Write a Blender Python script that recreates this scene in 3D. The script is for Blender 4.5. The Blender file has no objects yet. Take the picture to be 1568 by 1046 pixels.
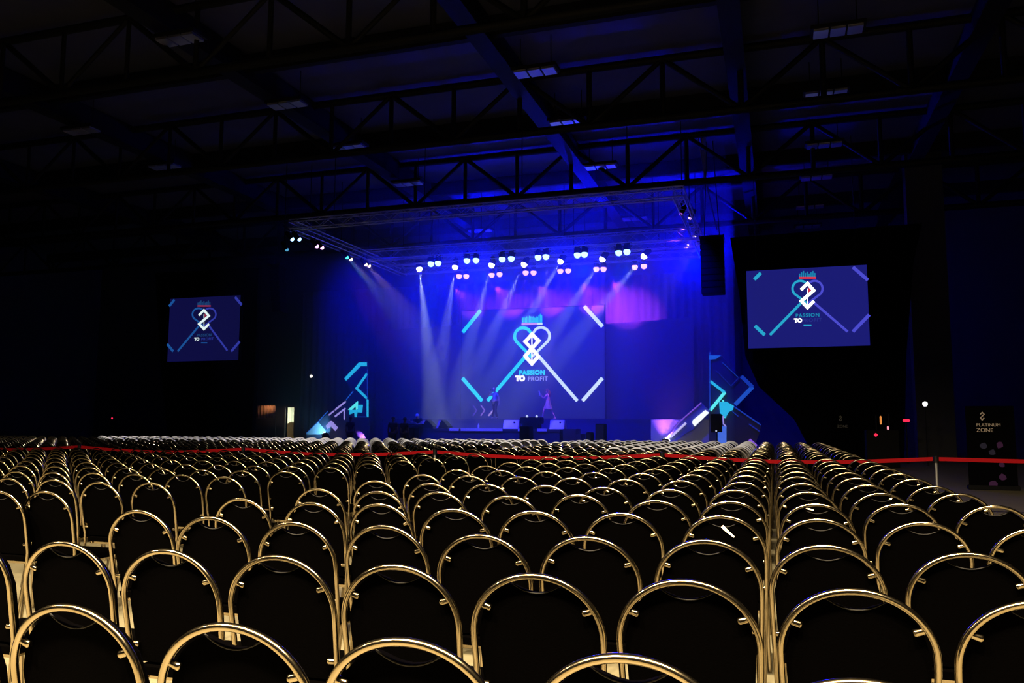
import bpy, bmesh, math, random
import numpy as np
from mathutils import Vector, Matrix, Quaternion

random.seed(7)
S = bpy.context.scene
COL = S.collection

# ------------------------------------------------------------------ camera
F, PITCH, YAW, ROLL = 1245.46, math.radians(5.86), math.radians(17.918), math.radians(0.178)
EYE = Vector((0, 0, 1.384))
FW = Vector((-math.sin(YAW)*math.cos(PITCH), math.cos(YAW)*math.cos(PITCH), math.sin(PITCH)))
_rt = Vector((math.cos(YAW), math.sin(YAW), 0)); _up = _rt.cross(FW)
RT = math.cos(ROLL)*_rt + math.sin(ROLL)*_up
UP = -math.sin(ROLL)*_rt + math.cos(ROLL)*_up
cam = bpy.data.cameras.new('camera'); cam.sensor_width = 36; cam.lens = F*36/1568
cam.clip_end = 300
co = bpy.data.objects.new('camera', cam); COL.objects.link(co)
co.matrix_world = Matrix(((RT.x, UP.x, -FW.x, EYE.x), (RT.y, UP.y, -FW.y, EYE.y), (RT.z, UP.z, -FW.z, EYE.z), (0, 0, 0, 1)))
S.camera = co

# ------------------------------------------------------------------ colour management, world
S.view_settings.view_transform = 'Standard'; S.view_settings.look = 'None'
S.view_settings.exposure = 0; S.view_settings.gamma = 1; S.view_settings.use_curve_mapping = False
W = bpy.data.worlds.new('world'); S.world = W; W.use_nodes = True
W.node_tree.nodes['Background'].inputs[0].default_value = (0.0, 0.0, 0.002, 1)
W.node_tree.nodes['Background'].inputs[1].default_value = 1
S.cycles.max_bounces = 6; S.cycles.diffuse_bounces = 2; S.cycles.glossy_bounces = 3
S.cycles.volume_bounces = 0; S.cycles.transparent_max_bounces = 8
S.cycles.use_light_tree = True
S.cycles.sample_clamp_indirect = 3

# pixel of the photograph -> ray / point on a plane
def ray(px, py): return FW + RT*((px-784)/F) + UP*((523-py)/F)
def P(px, py, D):                      # on the plane y = D (parallel to the stage front)
    r = ray(px, py); return EYE + r*(D/r.y)
def PXP(px, py, x):                    # on the plane x
    r = ray(px, py); return EYE + r*(x/r.x)
def PZ(px, py, z):                     # on the level z
    r = ray(px, py); return EYE + r*((z-EYE.z)/r.z)

# ------------------------------------------------------------------ lamps that light the hall
def link(o): COL.objects.link(o); return o
def aim(o, d): o.rotation_euler = Vector(d).to_track_quat('-Z', 'Y').to_euler()
def area(name, loc, target, size, power, color, sy=None, spread=180):
    l = bpy.data.lights.new(name, 'AREA'); l.energy = power; l.color = color
    l.shape = 'RECTANGLE'; l.size = size; l.size_y = sy or size; l.spread = math.radians(spread)
    o = link(bpy.data.objects.new(name, l)); o.location = loc; aim(o, Vector(target)-Vector(loc)); return o
def spot(name, loc, target, power, color, angle, blend=0.5, radius=0.06):
    l = bpy.data.lights.new(name, 'SPOT'); l.energy = power; l.color = color
    l.spot_size = math.radians(angle); l.spot_blend = blend; l.shadow_soft_size = radius
    o = link(bpy.data.objects.new(name, l)); o.location = loc; aim(o, Vector(target)-Vector(loc)); return o

WARM = (1.0, .80, .52)
BLUE = (.0, .002, 1.0)
for x, y, p in ((-5.6, -.8, 1000), (-2.8, -1.2, 1100), (-.3, -1.2, 1100), (2.0, -.8, 700), (-10.5, -.2, 800)):
    area('hall_lamp', (x, y, 6.8), (x*.9-.2, 2.2, 0), .7, p, WARM, .3, 120)
for x in (-28, -19, -11, -4.6):                        # unseen rear spots added to brighten the grey covers in the far rows
    o = spot('rear_fill_spot', (x*.5-2, -12, 12.6), (x*.9-1, 21.6, .8), 50000, (1, .93, .84), 8.2, .35, .12); o.scale = (2.4, 1, 1)
for px in (641, 737, 782, 852):                              # unseen lavender spots added to brighten wedges, nosing and seated person
    spot('front_fill_spot', (-6, 31.2, 9.6), P(px, 652, 38.2), 1300, (.85, .75, 1), 3.6, .5, .05)
# blue front wash from the forward truss
for x, p in ((-19.5, 7000), (-15, 15000), (-10, 14000), (-4.5, 7000)):
    spot('blue_wash', (x, 31.4, 9.6), (x*.85-1.2, 44, 3.0), p, BLUE, 76, .9, .15)
for x in (-16, -10, -4):  # unseen up-lights added over the stage to colour roof and haze
    spot('blue_fill_uplight', (x, 44.5, 9.9), (x+1, 31, 13.4), 7500, BLUE, 118, 1, .3)
spot('blue_side_light', (2.0, 40, 7.5), (8, 49, 7), 500, BLUE, 110, 1, .2)

# ------------------------------------------------------------------ materials
for x, p in ((-17.5, 2800), (-15, 4600), (-12.5, 5200), (-10, 6500), (-8.2, 6500)):  # unseen lamps added at the rear truss to colour the upper curtain
    spot('purple_wash', (x, 43.2, 9.2), (x+.1, 49.2, 8.0), p, (.52, .05, 1.0), 40, .9, .1)
MATS = {}
def mat(name, base, rough=.6, metal=0, emit=None, es=1, noise=None, spec=.5, sheen=0):
    if name in MATS: return MATS[name]
    m = bpy.data.materials.new(name); m.use_nodes = True; nt = m.node_tree; b = nt.nodes['Principled BSDF']
    b.inputs['Base Color'].default_value = (*base, 1); b.inputs['Roughness'].default_value = rough
    b.inputs['Metallic'].default_value = metal; b.inputs['Specular IOR Level'].default_value = spec
    if sheen: b.inputs['Sheen Weight'].default_value = sheen
    if emit:
        b.inputs['Emission Color'].default_value = (*emit, 1); b.inputs['Emission Strength'].default_value = es
    if noise:
        sc, amt = noise
        tc = nt.nodes.new('ShaderNodeTexCoord'); n = nt.nodes.new('ShaderNodeTexNoise'); n.inputs['Scale'].default_value = sc
        n.inputs['Detail'].default_value = 5
        mx = nt.nodes.new('ShaderNodeMix'); mx.data_type = 'RGBA'
        mx.inputs['A'].default_value = (*[c*(1-amt) for c in base], 1); mx.inputs['B'].default_value = (*[min(1, c*(1+amt)) for c in base], 1)
        nt.links.new(tc.outputs['Object'], n.inputs['Vector']); nt.links.new(n.outputs['Fac'], mx.inputs['Factor'])
        nt.links.new(mx.outputs['Result'], b.inputs['Base Color'])
        bp = nt.nodes.new('ShaderNodeBump'); bp.inputs['Strength'].default_value = .15; bp.inputs['Distance'].default_value = .01
        nt.links.new(n.outputs['Fac'], bp.inputs['Height']); nt.links.new(bp.outputs['Normal'], b.inputs['Normal'])
    MATS[name] = m; return m
def emis(name, col, s=1):
    if name in MATS: return MATS[name]
    m = mat(name, (.02, .02, .02), .5, 0, col, s); return m

GOLD = mat('gold_tube', (.36, .295, .19), .17, 1)
VINYL = mat('black_fabric', (.0002, .00012, .0001), .9, noise=(180, .35), spec=.008)
PIPING = mat('grey_piping', (.010, .009, .008), .6, spec=.15)
COVER = mat('grey_cover', (.55, .53, .52), .85, noise=(30, .1))
CARPET = mat('floor_beige', (.165, .142, .082), .55, noise=(2.5, .18))
ROOF = mat('roof_grey', (.075, .075, .10), .7, noise=(1.2, .25))
STEEL = mat('dark_steel', (.012, .012, .014), .6, .1, spec=.2)
ALU = mat('truss_aluminium', (.66, .67, .70), .4, .35)
BLACK = mat('black_plastic', (.003, .003, .0035), .6, spec=.1)
DRAPE = mat('black_drape', (.004, .004, .005), .95, spec=.05)
CURTAIN = mat('blue_grey_curtain', (.22, .22, .26), .9, noise=(6, .12))
FLAT = mat('projection_flat', (.10, .10, .12), .6)
DECKM = mat('deck_blue_black', (.03, .03, .06), .6)
FASCIA = mat('deck_fascia', (.03, .03, .09), .8)
WHITE = mat('white_paint', (.8, .8, .8), .5)
PALE = mat('pale_speaker_back', (.75, .72, .75), .5)
WALL = mat('hall_wall', (.05, .05, .055), .8, noise=(1.0, .2))
RED = mat('red_belt', (.22, .0015, .004), .8, spec=.1)
SKIN = mat('skin', (.55, .33, .25), .5)
HAIR = mat('dark_hair', (.02, .015, .012), .6)
CLOTHD = mat('dark_clothes', (.012, .012, .016), .9)

# ------------------------------------------------------------------ mesh building
class MB:
    def __init__(s): s.v = []; s.f = []; s.m = []; s.sm = []
    def add(s, vs, fs, mi=0, smooth=False):
        o = len(s.v); s.v += [tuple(v) for v in vs]; s.f += [tuple(i+o for i in f) for f in fs]
        s.m += [mi]*len(fs); s.sm += [smooth]*len(fs); return s
    def box(s, lo, hi, mi=0):
        x0, y0, z0 = lo; x1, y1, z1 = hi
        return s.add([(x0,y0,z0),(x1,y0,z0),(x1,y1,z0),(x0,y1,z0),(x0,y0,z1),(x1,y0,z1),(x1,y1,z1),(x0,y1,z1)],
              [(0,3,2,1),(4,5,6,7),(0,1,5,4),(1,2,6,5),(2,3,7,6),(3,0,4,7)], mi)
    def bevel_box(s, lo, hi, b, mi=0):          # chamfered box
        bm = bmesh.new(); bmesh.ops.create_cube(bm, size=1)
        lo = Vector(lo); hi = Vector(hi)
        for v in bm.verts: v.co = Vector(((lo[i]+hi[i])/2 + v.co[i]*(hi[i]-lo[i]) for i in range(3)))
        bmesh.ops.bevel(bm, geom=bm.edges[:], offset=b, segments=2, affect='EDGES')
        bm.verts.index_update()
        s.add([v.co for v in bm.verts], [[v.index for v in f.verts] for f in bm.faces], mi); bm.free(); return s
    def tube(s, path, r, n=8, mi=0, caps=True, closed=False):
        path = [Vector(p) for p in path]; k = len(path); rs = r if isinstance(r, (list, tuple)) else [r]*k
        vs = []; fs = []; ref = None
        for i, p in enumerate(path):
            a = path[i-1] if (i > 0 or closed) else p; b = path[(i+1) % k] if (i < k-1 or closed) else p
            t = (b-a).normalized()
            if ref is None:
                ref = Vector((0,0,1)) if abs(t.z) < .9 else Vector((0,1,0))
            u = (ref - t*ref.dot(t)).normalized(); ref = u; w = t.cross(u)
            for j in range(n):
                an = 2*math.pi*j/n; vs.append(p + (u*math.cos(an)+w*math.sin(an))*rs[i])
        for i in range(k if closed else k-1):
            i2 = (i+1) % k
            for j in range(n):
                j2 = (j+1) % n; fs.append((i*n+j, i*n+j2, i2*n+j2, i2*n+j))
        s.add(vs, fs, mi, True)
        if caps and not closed: s.add(vs[:n], [tuple(range(n))[::-1]], mi); s.add(vs[-n:], [tuple(range(n))], mi)
        return s
    def lathe(s, org, axis, prof, n=16, mi=0):  # prof: (distance along the axis, radius)
        axis = Vector(axis).normalized(); org = Vector(org)
        u = axis.orthogonal().normalized(); w = axis.cross(u); vs = []; fs = []
        for d, r in prof:
            for j in range(n):
                an = 2*math.pi*j/n; vs.append(org+axis*d+(u*math.cos(an)+w*math.sin(an))*max(r, 1e-4))
        for i in range(len(prof)-1):
            for j in range(n):
                j2 = (j+1) % n; fs.append((i*n+j, i*n+j2, (i+1)*n+j2, (i+1)*n+j))
        s.add(vs, fs, mi, True); s.add(vs[:n], [tuple(range(n))[::-1]], mi); s.add(vs[-n:], [tuple(range(n))], mi)
        return s
    def prism(s, pts, ext, mi=0):
        pts = [Vector(p) for p in pts]; ext = Vector(ext); n = len(pts)
        nrm = Vector((0,0,0))
        for i in range(n): nrm += pts[i].cross(pts[(i+1) % n])
        if nrm.dot(ext) > 0: pts = pts[::-1]
        vs = pts + [p+ext for p in pts]
        return s.add(vs, [tuple(range(n)), tuple(range(2*n-1, n-1, -1))] + [(i, i+n, (i+1) % n+n, (i+1) % n) for i in range(n)], mi)
    def strip(s, pts, w, ext, mi=0, closed=False):   # mitred ribbon in an x-z plane, given thickness
        pts = [Vector(p) for p in pts]; y = pts[0].y; q = [(p.x, p.z) for p in pts]; k = len(q); L = []; R = []
        for i in range(k):
            a = q[i-1] if (i > 0 or closed) else None; b = q[(i+1) % k] if (i < k-1 or closed) else None
            d1 = Vector((q[i][0]-a[0], q[i][1]-a[1])).normalized() if a else None
            d2 = Vector((b[0]-q[i][0], b[1]-q[i][1])).normalized() if b else None
            d1 = d1 or d2; d2 = d2 or d1
            n1 = Vector((-d1.y, d1.x)); n2 = Vector((-d2.y, d2.x)); m = n1+n2
            m = m.normalized() if m.length > 1e-6 else n1
            h = w/2/max(.45, m.dot(n1)); L.append(Vector((q[i][0]+m.x*h, y, q[i][1]+m.y*h))); R.append(Vector((q[i][0]-m.x*h, y, q[i][1]-m.y*h)))
        for i in range(k if closed else k-1):
            j = (i+1) % k; s.prism([L[i], L[j], R[j], R[i]], ext, mi)
        return s
    def mesh(s, name, mats):
        me = bpy.data.meshes.new(name); me.from_pydata(s.v, [], s.f)
        for m in (mats if isinstance(mats, (list, tuple)) else [mats]): me.materials.append(m)
        me.polygons.foreach_set('material_index', s.m); me.polygons.foreach_set('use_smooth', s.sm); me.update()
        return me
    def build(s, name, mats, parent=None, loc=None):
        o = link(bpy.data.objects.new(name, s.mesh(name, mats)))
        if parent: o.parent = parent
        if loc is not None: o.location = loc
        return o
def empty(name, loc=(0,0,0), rz=0):
    o = link(bpy.data.objects.new(name, None)); o.location = loc; o.rotation_euler.z = rz; o.empty_display_size = .1; return o
def tag(o, label, cat, group=None, kind=None):
    o['label'] = label; o['category'] = cat
    if group: o['group'] = group
    if kind: o['kind'] = kind
    return o
def struct(o): o['kind'] = 'structure'; return o
def text_mesh(body, size, font_w=1.0, bold=0.0):
    c = bpy.data.curves.new('lettering', 'FONT'); c.body = body; c.size = size; c.align_x = 'CENTER'; c.align_y = 'CENTER'
    c.extrude = .004; c.offset = bold; c.space_character = font_w
    o = link(bpy.data.objects.new('lettering_source', c)); dg = bpy.context.evaluated_depsgraph_get()
    me = bpy.data.meshes.new_from_object(o.evaluated_get(dg)); bpy.data.objects.remove(o); return me
def lettering(body, loc, size, m, parent, spacing=1.0, bold=0.0, sx=1.0, label=None):
    me = text_mesh(body, size, spacing, bold); me.materials.clear(); me.materials.append(m)
    o = link(bpy.data.objects.new('lettering', me)); o.rotation_euler = (math.pi/2, 0, 0); o.scale = (sx, 1, 1)
    o.location = Vector(loc)-parent.location; o.parent = parent
    if label: o['label'] = label
    return o

# ------------------------------------------------------------------ the hall
struct(MB().box((-50, -14, -.2), (14, 54, 0)).build('floor', CARPET))
struct(MB().box((-50, -14, 13.6), (14, 54, 13.9)).build('ceiling', ROOF))
struct(MB().box((-50.3, -14, 0), (-50, 54, 13.6)).build('wall_left', WALL))
struct(MB().box((14, -14, 0), (14.3, 54, 13.6)).build('wall_right', WALL))
struct(MB().box((-50, -14.3, 0), (14, -14, 13.6)).build('wall_rear', WALL))
YB = 50.0
d0 = P(436.5, 668, YB); d1 = P(451, 624, YB)
struct(MB().box((-50, YB, 0), (d0.x, YB+.25, 13.6)).box((d1.x, YB, 0), (14, YB+.25, 13.6)).box((d0.x, YB, d1.z), (d1.x, YB+.25, 13.6)).build('wall_front', WALL))
CREAM = mat('cream_wall', (.80, .82, .70), .7)
struct(MB().box((d0.x-1.5, YB+3, 0), (d1.x+1.5, YB+3.1, 3)).box((d0.x-1.6, YB+.25, 0), (d0.x-1.5, YB+3, 3)).box((d1.x+1.5, YB+.25, 0), (d1.x+1.6, YB+3, 3)).box((d0.x-1.6, YB+.25, 3), (d1.x+1.6, YB+3.1, 3.1)).build('wall_passage', CREAM))
area('passage_lamp', ((d0.x+d1.x)/2, YB+1.6, 2.9), ((d0.x+d1.x)/2, YB+2.2, 0), 1.2, 260, (.95, 1, .80))
dr = struct(empty('door_1', (d0.x, YB, 0)))
w = d1.x-d0.x; h = d1.z
MB().box((-.1, -.06, 0), (0, .25, h+.1)).box((w, -.06, 0), (w+.1, .25, h+.1)).box((0, -.06, h), (w, .25, h+.1)).build('door_frame', mat('door_frame_grey', (.2, .2, .2), .6), dr)
# the brown thing standing in the lit doorway
a = [P(436.8, 652, YB+.9), P(440, 648.5, YB+.9), P(444, 646.5, YB+.9), P(451, 646.5, YB+.9), P(450.5, 660, YB+.9), P(447, 674, YB+.9)]
a = [Vector((a[0].x, YB+.9, 0))] + a[:] ; a[-1] = Vector((a[-2].x-.25, YB+.9, 0))
tag(MB().prism(a, (0, .25, 0)).build('cardboard_stack', mat('brown_card', (.50, .30, .12), .8)), 'tan brown board stack leaning inside the lit doorway at the back wall', 'board')

# roof steel: lattice girders across the hall, beams along it
def lattice(A, B, dep, npan, r=.06):
    A = Vector(A); B = Vector(B); mb = MB(); dz = Vector((0, 0, -dep))
    mb.tube([A, B], r*1.6, 4); mb.tube([A+dz, B+dz], r*1.6, 4)
    for i in range(npan+1):
        p = A.lerp(B, i/npan); mb.tube([p, p+dz], r, 4)
        if i < npan:
            q = A.lerp(B, (i+1)/npan); mb.tube([p, q+dz] if i % 2 else [p+dz, q], r, 4)
    return mb
for k, y in enumerate((11, 18.5, 26, 33.5, 41)):
    t = lattice((-50, y, 13.4), (14, y, 13.4), 2.0, 26, .09).build('roof_girder', STEEL)
    tag(t, 'dark steel lattice roof girder spanning the hall, %s from the viewer' % ('first', 'second', 'third', 'fourth', 'fifth')[k], 'girder', 'roof girders across the hall')
for k, x in enumerate((-34, -25, -16.5, -8, -.9, 6)):
    b = MB().box((x-.18, -12, 12.7), (x+.18, 49.5, 13.55)).box((x-.3, -12, 12.66), (x+.3, 49.5, 12.72)).build('roof_beam', STEEL)
    tag(b, 'dark steel roof beam running towards the stage, %s from the left' % ('first', 'second', 'third', 'fourth', 'fifth', 'sixth')[k], 'beam', 'roof beams along the hall')
for k, y in enumerate((14.5, 22, 29.8, 37.2, 45)):
    b = MB().box((-50, y-.12, 12.95), (14, y+.12, 13.58)).build('roof_purlin', STEEL)
    tag(b, 'flat dark purlin under the roof, %s row from the viewer' % ('first', 'second', 'third', 'fourth', 'fifth')[k], 'beam', 'purlins under the roof')

# unlit ceiling fixtures: frame and three diffuser cells
DIFF = mat('louvre_reflector', (.9, .9, .92), .38, .9)
FIX = [(275,60,66),(820,110,62),(440,160,52),(870,187,52),(535,225,48),(625,281,40),(920,255,46),(1283,47,74),(1265,143,60),(1240,317,42),
       (735,353,30),(972,335,34),(480,353,40),(125,200,46),(252,255,42),(1262,222,48),(1250,272,44),(1237,347,38)]
fxl = ('ceiling light in the dim far left of the roof', 'bright ceiling light above the centre aisle of the hall')
for i, (px, py, w) in enumerate(FIX):
    p = PZ(px, py, 12.4); z = (p-EYE).dot(FW); L = 1.35; Wd = .5
    r = empty('ceiling_light', p)
    mb = MB()
    mb.box((-L/2-.05, -Wd/2-.05, .02), (L/2+.05, Wd/2+.05, .12)); mb.tube([(-.5, 0, .1), (-.5, 0, 1.15)], .015, 4); mb.tube([(.5, 0, .1), (.5, 0, 1.15)], .015, 4)
    mb.build('frame', STEEL, r)
    for c in (-1, 0, 1):
        MB().box((c*L/3-L/6+.03, -Wd/2, -.05), (c*L/3+L/6-.03, Wd/2, .02)).build('diffuser', DIFF, r)
    side = 'left' if px < 600 else 'middle' if px < 1100 else 'right'
    rank = 1+sum(1 for (x2, y2, _) in FIX if ((x2 < 600) == (px < 600) and (x2 >= 1100) == (px >= 1100)) and y2 < py)
    tag(r, 'unlit three-cell ceiling light, %s from the top on the %s of the roof' % (('first','second','third','fourth','fifth','sixth','seventh','eighth')[rank-1], side), 'ceiling light', 'unlit ceiling lights')

# portal at the right, pilaster and header
p0 = P(1384, 228, 38.4); p1 = P(1441, 228, 38.4)
struct(MB().box((p0.x, 38.4, 0), (p1.x, 39.2, p0.z+.3)).build('pillar_right', mat('portal_paint', (.05, .05, .06), .8)))
h0 = P(1095, 255, 38.4)
struct(MB().box((h0.x, 38.4, p0.z-.15), (p0.x, 39.2, p0.z+.3)).build('trim_1', MATS['portal_paint']))

# ------------------------------------------------------------------ stage backdrop
def poly(pxs, D, depth, name, m, parent=None):
    pts = [P(x, y, D) for x, y in pxs]
    for p in pts: p.z = .005 if p.z < .7 else p.z
    if parent: pts = [p-parent.location for p in pts]
    return MB().prism(pts, (0, depth, 0)).build(name, m, parent)
# pleated blue curtain across the back of the stage
ca = P(459, 640, 49.2); cb = P(1128, 640, 49.2)
mb = MB(); n = 320; vs = []; fs = []
for i in range(n+1):
    x = ca.x+(cb.x-ca.x)*i/n; y = 49.2+.10*math.sin(i*1.15)+.03*math.sin(i*.37)
    vs += [(x, y, 0.02), (x, y, 10.6), (x, y+.05, 10.6), (x, y+.05, .02)]
for i in range(n):
    a, b = 4*i, 4*i+4; fs += [(a, b, b+1, a+1), (a+1, b+1, b+2, a+2), (a+2, b+2, b+3, a+3), (a+3, b+3, b, a)]
mb.add(vs, fs, 0, True)
tag(mb.build('backdrop_curtain', CURTAIN), 'tall pleated curtain washed blue and purple behind the stage', 'curtain')
# the broad flats either side of the screen
f1 = poly([(576, 507), (708, 497), (708, 680), (576, 680)], 47.2, .12, 'projection_flat', FLAT)
tag(f1, 'tall pale flat left of the centre screen, hazily lit', 'flat', 'flats beside the centre screen')
f2 = poly([(922, 496), (1062, 486), (1062, 680), (922, 680)], 47.2, .12, 'projection_flat', FLAT)
tag(f2, 'tall flat right of the centre screen, in deep blue light', 'flat', 'flats beside the centre screen')

# ------------------------------------------------------------------ screens and their picture
CY = emis('screen_cyan', (.02, .85, .98), 1.35); PW = emis('screen_white', (.72, .90, 1.0), 1.45); WH = emis('screen_bright_white', (1, 1, 1), 1.8)
PK = emis('screen_pink', (1, .45, .6)); SB = emis('screen_blue', (.008, .013, .09)); SB2 = emis('side_screen_blue', (.010, .011, .17)); SB3 = emis('left_screen_blue', (.004, .004, .05))
C2 = emis('side_cyan', (.02, .38, .62)); V2 = emis('side_violet', (.07, .07, .62)); C3 = emis('left_cyan', (.01, .08, .30)); V3 = emis('left_violet', (.03, .04, .36))
R2 = emis('side_red', (.7, .03, .06)); LAV = emis('screen_lavender', (.42, .42, 1.0), 1.3); D2 = emis('dim_cyan_text', (.01, .22, .42)); D3 = emis('dim_violet_text', (.02, .03, .24))

def screen(name, label, corners, D, bezel, back, spec):
    A, Bc = P(*corners[0], D), P(*corners[1], D)      # lower left, upper right
    root = empty(name, ((A.x+Bc.x)/2, D, A.z)); tag(root, label, 'screen', 'video screens')
    o = root.location
    MB().box((A.x-o.x-bezel, 0, -bezel), (Bc.x-o.x+bezel, .12, Bc.z-A.z+bezel)).build('casing', BLACK, root)
    MB().box((A.x-o.x, -.02, 0), (Bc.x-o.x, -.001, Bc.z-A.z)).build('display', back, root)
    if name == 'projection_screen':
        for x in (A.x+.4, Bc.x-.4): MB().tube([(x-o.x, .06, Bc.z-A.z+bezel), (x-o.x, .06, 13.59-o.z)], .015, 5).build('hanging_cable', STEEL, root)
    def q(x, y): p = P(x, y, D-.03)-o; return p
    for nm, m, pts, w in spec:
        z = (P(pts[0][0], pts[0][1], D)-EYE).dot(FW); ww = w*z/F
        if nm == 'poly': MB().prism([q(*p) for p in pts], (0, .008, 0)).build('bright_bar', m, root)
        else:
            pp = [q(*p) for p in pts]; y0 = {'emblem': -.046, 'heart': -.03}.get(nm, -.03)
            for p in pp: p.y = y0
            MB().strip(pp, ww, (0, .006, 0)).build(nm, m, root)
    return root
def heart(cx, ytop, rx, ry, ycross, xcross, side, foot):
    # one half of the heart: over the lobe, down the outside, across the middle to the foot
    pts = []
    lx = cx+side*rx
    for k in range(0, 15):
        an = math.radians(20+k*(200-20)/14)          # from the inner top over to the outer side
        pts.append((lx-side*math.cos(an)*rx, ytop+ry-math.sin(an)*ry))
    return [(xcross+side*0, ycross-ry*1.25)][:0]+pts
D46 = 46.0
# centre screen
def lobe(cx, cy, r, side):
    return [(cx+side*r*math.cos(math.radians(a)), cy-r*math.sin(math.radians(a))) for a in range(150, -41, -10)]
spec = [('bright_bar', CY, [(708.5, 509), (736, 475)], 5.6), ('bright_bar', CY, [(708, 579), (738, 614)], 5.6),
        ('bright_bar', PW, [(894.5, 469), (922.5, 500)], 5.6), ('bright_bar', PW, [(922.5, 579), (892, 614)], 5.6)]
lc = (801, 515); rc = (828.5, 514.5); R0 = 13.0
left = [(813, 509)]+lobe(lc[0], lc[1], R0, -1)[3:]+[(803, 545)]
right = [(809, 523), (815.5, 510)]+lobe(rc[0], rc[1], R0, 1)[3:]+[(803.5, 545.5), (746.5, 614)]
spec += [('heart_half', CY, [(815, 513)]+lobe(lc[0], lc[1], R0, -1)[2:]+[(814, 547)], 4.6),
         ('heart_half', PW, [(813, 515)]+lobe(rc[0], rc[1], R0, 1)[2:]+[(815, 546)], 4.0),
         ('bright_bar', CY, [(815, 534), (746.5, 614)], 5.4), ('bright_bar', PW, [(815, 534), (884, 614)], 5.0)]
SX = ('emblem', WH)
spec += [(*SX, [(804, 524), (814.5, 512), (825, 522), (804.5, 545), (814.5, 557), (825, 545)], 5.6),
         (*SX, [(825, 523), (815, 512), (804, 523), (825, 546), (814.5, 557), (804, 546)], 5.0),
         (*SX, [(814.5, 517), (814.5, 553)], 2.0)]
sc = screen('led_screen', 'large centre stage screen showing the glowing heart emblem and corner bars', [(706, 641), (925, 468)], D46, .06, SB, spec)
random.seed(3)
for k in range(15):
    x = 799.5+k*2.1; hgt = [8, 9, 8, 10, 9, 11, 10, 9, 10, 8, 10, 9, 12, 14, 12][k]
    pts = [P(x, 494, D46-.03), P(x+1.25, 494, D46-.03), P(x+1.25, 494.5-hgt, D46-.03), P(x, 494.5-hgt, D46-.03)]
    MB().prism([p-sc.location for p in pts], (0, .008, 0)).build('skyline_bar', CY, sc)
MB().strip([P(798.5, 496.2, D46-.03)-sc.location, P(822, 495.9, D46-.03)-sc.location], .13, (0, .008, 0)).build('skyline_base', PK, sc)
MB().strip([P(822.5, 496, D46-.03)-sc.location, P(830.5, 495.8, D46-.03)-sc.location], .13, (0, .008, 0)).build('skyline_base', PW, sc)
k46 = (P(815, 570, D46)-EYE).dot(FW)/F
lettering('PASSION', P(814.5, 571, D46-.035), 9.6*k46, CY, sc, 1.12, .02)
lettering('TO', P(796.5, 580, D46-.035), 10.5*k46, WH, sc, 1.0, .035)
lettering('PROFIT', P(823.4, 580.3, D46-.035), 9.0*k46, LAV, sc, 1.12, .006)
# faint arrows on the lower left of the picture
for x, m in ((724, emis('arrow_faint', (.12, .06, .45))), (736, emis('arrow_mid', (.30, .16, .62)))):
    MB().strip([P(x, 620, D46-.03)-sc.location, P(x+6, 628.5, D46-.03)-sc.location, P(x, 637, D46-.03)-sc.location], .07, (0, .006, 0)).build('arrow', m, sc)
MB().strip([P(755, 628.5, D46-.03)-sc.location, P(748, 637, D46-.03)-sc.location], .09, (0, .006, 0)).build('arrow', emis('arrow_lit', (.55, .35, .8)), sc)

def side_screen(label, cx, cy, w, hgt, D, back, c, v, wht, dimc, dimv, rs, corners, k, name='projection_screen'):
    # picture laid out from the emblem's centre outward, scale k px
    def X(u, vv): return (cx+u*k, cy+vv*k)
    sp = [('bright_bar', c, corners[0], 5*k), ('bright_bar', v, corners[1], 5*k), ('bright_bar', c, corners[2], 5*k), ('bright_bar', v, corners[3], 5*k)]
    l = [(cx-side*0+(-12+1)*k*1+(-1)*math.cos(math.radians(a))*12*k, cy-20*k-12*k*math.sin(math.radians(a))) for side in (1,) for a in range(150, -41, -10)]
    r = [(2*cx-x, y) for x, y in l]
    sp += [('heart_half', c, l+[X(0, 3)], 3.4*k), ('heart_half', v, r+[X(0, 3)], 3.2*k), ('bright_bar', c, [X(-7, -1), corners[4]], 4*k), ('bright_bar', v, [X(7, -1), corners[5]], 3.6*k)]
    sp += [('emblem', wht, [X(-10, -18), X(0, -28), X(9.5, -17), X(-9.5, -1), X(0, 9), X(10, -1)], 4.6*k), ('emblem', wht, [X(0, -20), X(0, 6)], 1.2*k)]
    s = screen(name, label, [(cx-w/2, cy+hgt*.56), (cx+w/2, cy-hgt*.44)], D, .1, back, sp)
    o = s.location
    def q(u, vv): return P(*X(u, vv), D-.035)-o
    MB().prism([q(.8, -22), q(6, -18), q(.8, -13)], (0, .006, 0)).build('red_triangle', rs, s)
    for j in range(9):
        MB().prism([q(-13+j*2.9, -38), q(-11+j*2.9, -38), q(-11+j*2.9, -43-(j*7 % 5)), q(-13+j*2.9, -43-(j*7 % 5))], (0, .006, 0)).build('skyline_bar', dimc, s)
    MB().strip([q(-13, -36.5), q(13, -36.5)], 3*k*(P(cx, cy, D)-EYE).dot(FW)/F, (0, .006, 0)).build('skyline_base', rs, s)
    kk = k*(P(cx, cy, D)-EYE).dot(FW)/F
    lettering('PASSION', P(*X(0, 21), D-.035), 7.6*kk, dimc, s, 1.2, .006)
    lettering('TO', P(*X(-14.5, 29), D-.035), 8*kk, wht, s, 1.0, .012)
    lettering('PROFIT', P(*X(6.5, 28.5), D-.035), 7.6*kk, dimv, s, 1.2, .004)
    MB().strip([q(-6, 36), q(6, 36)], 2.0*kk, (0, .006, 0)).build('glint', c, s)
    return s
DS = 36.0
side_screen('bright right-hand projection screen hung in black drapes showing the heart emblem', 1236.5, 462, 181, 128, DS, SB2, C2, V2, WH, D2, D3, R2,
    [[(1155, 428), (1165, 418)], [(1306, 409), (1329, 429)], [(1156, 499), (1171, 513)], [(1331, 482), (1306, 508)], (1179, 513), (1298, 508)], 1.0)
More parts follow.
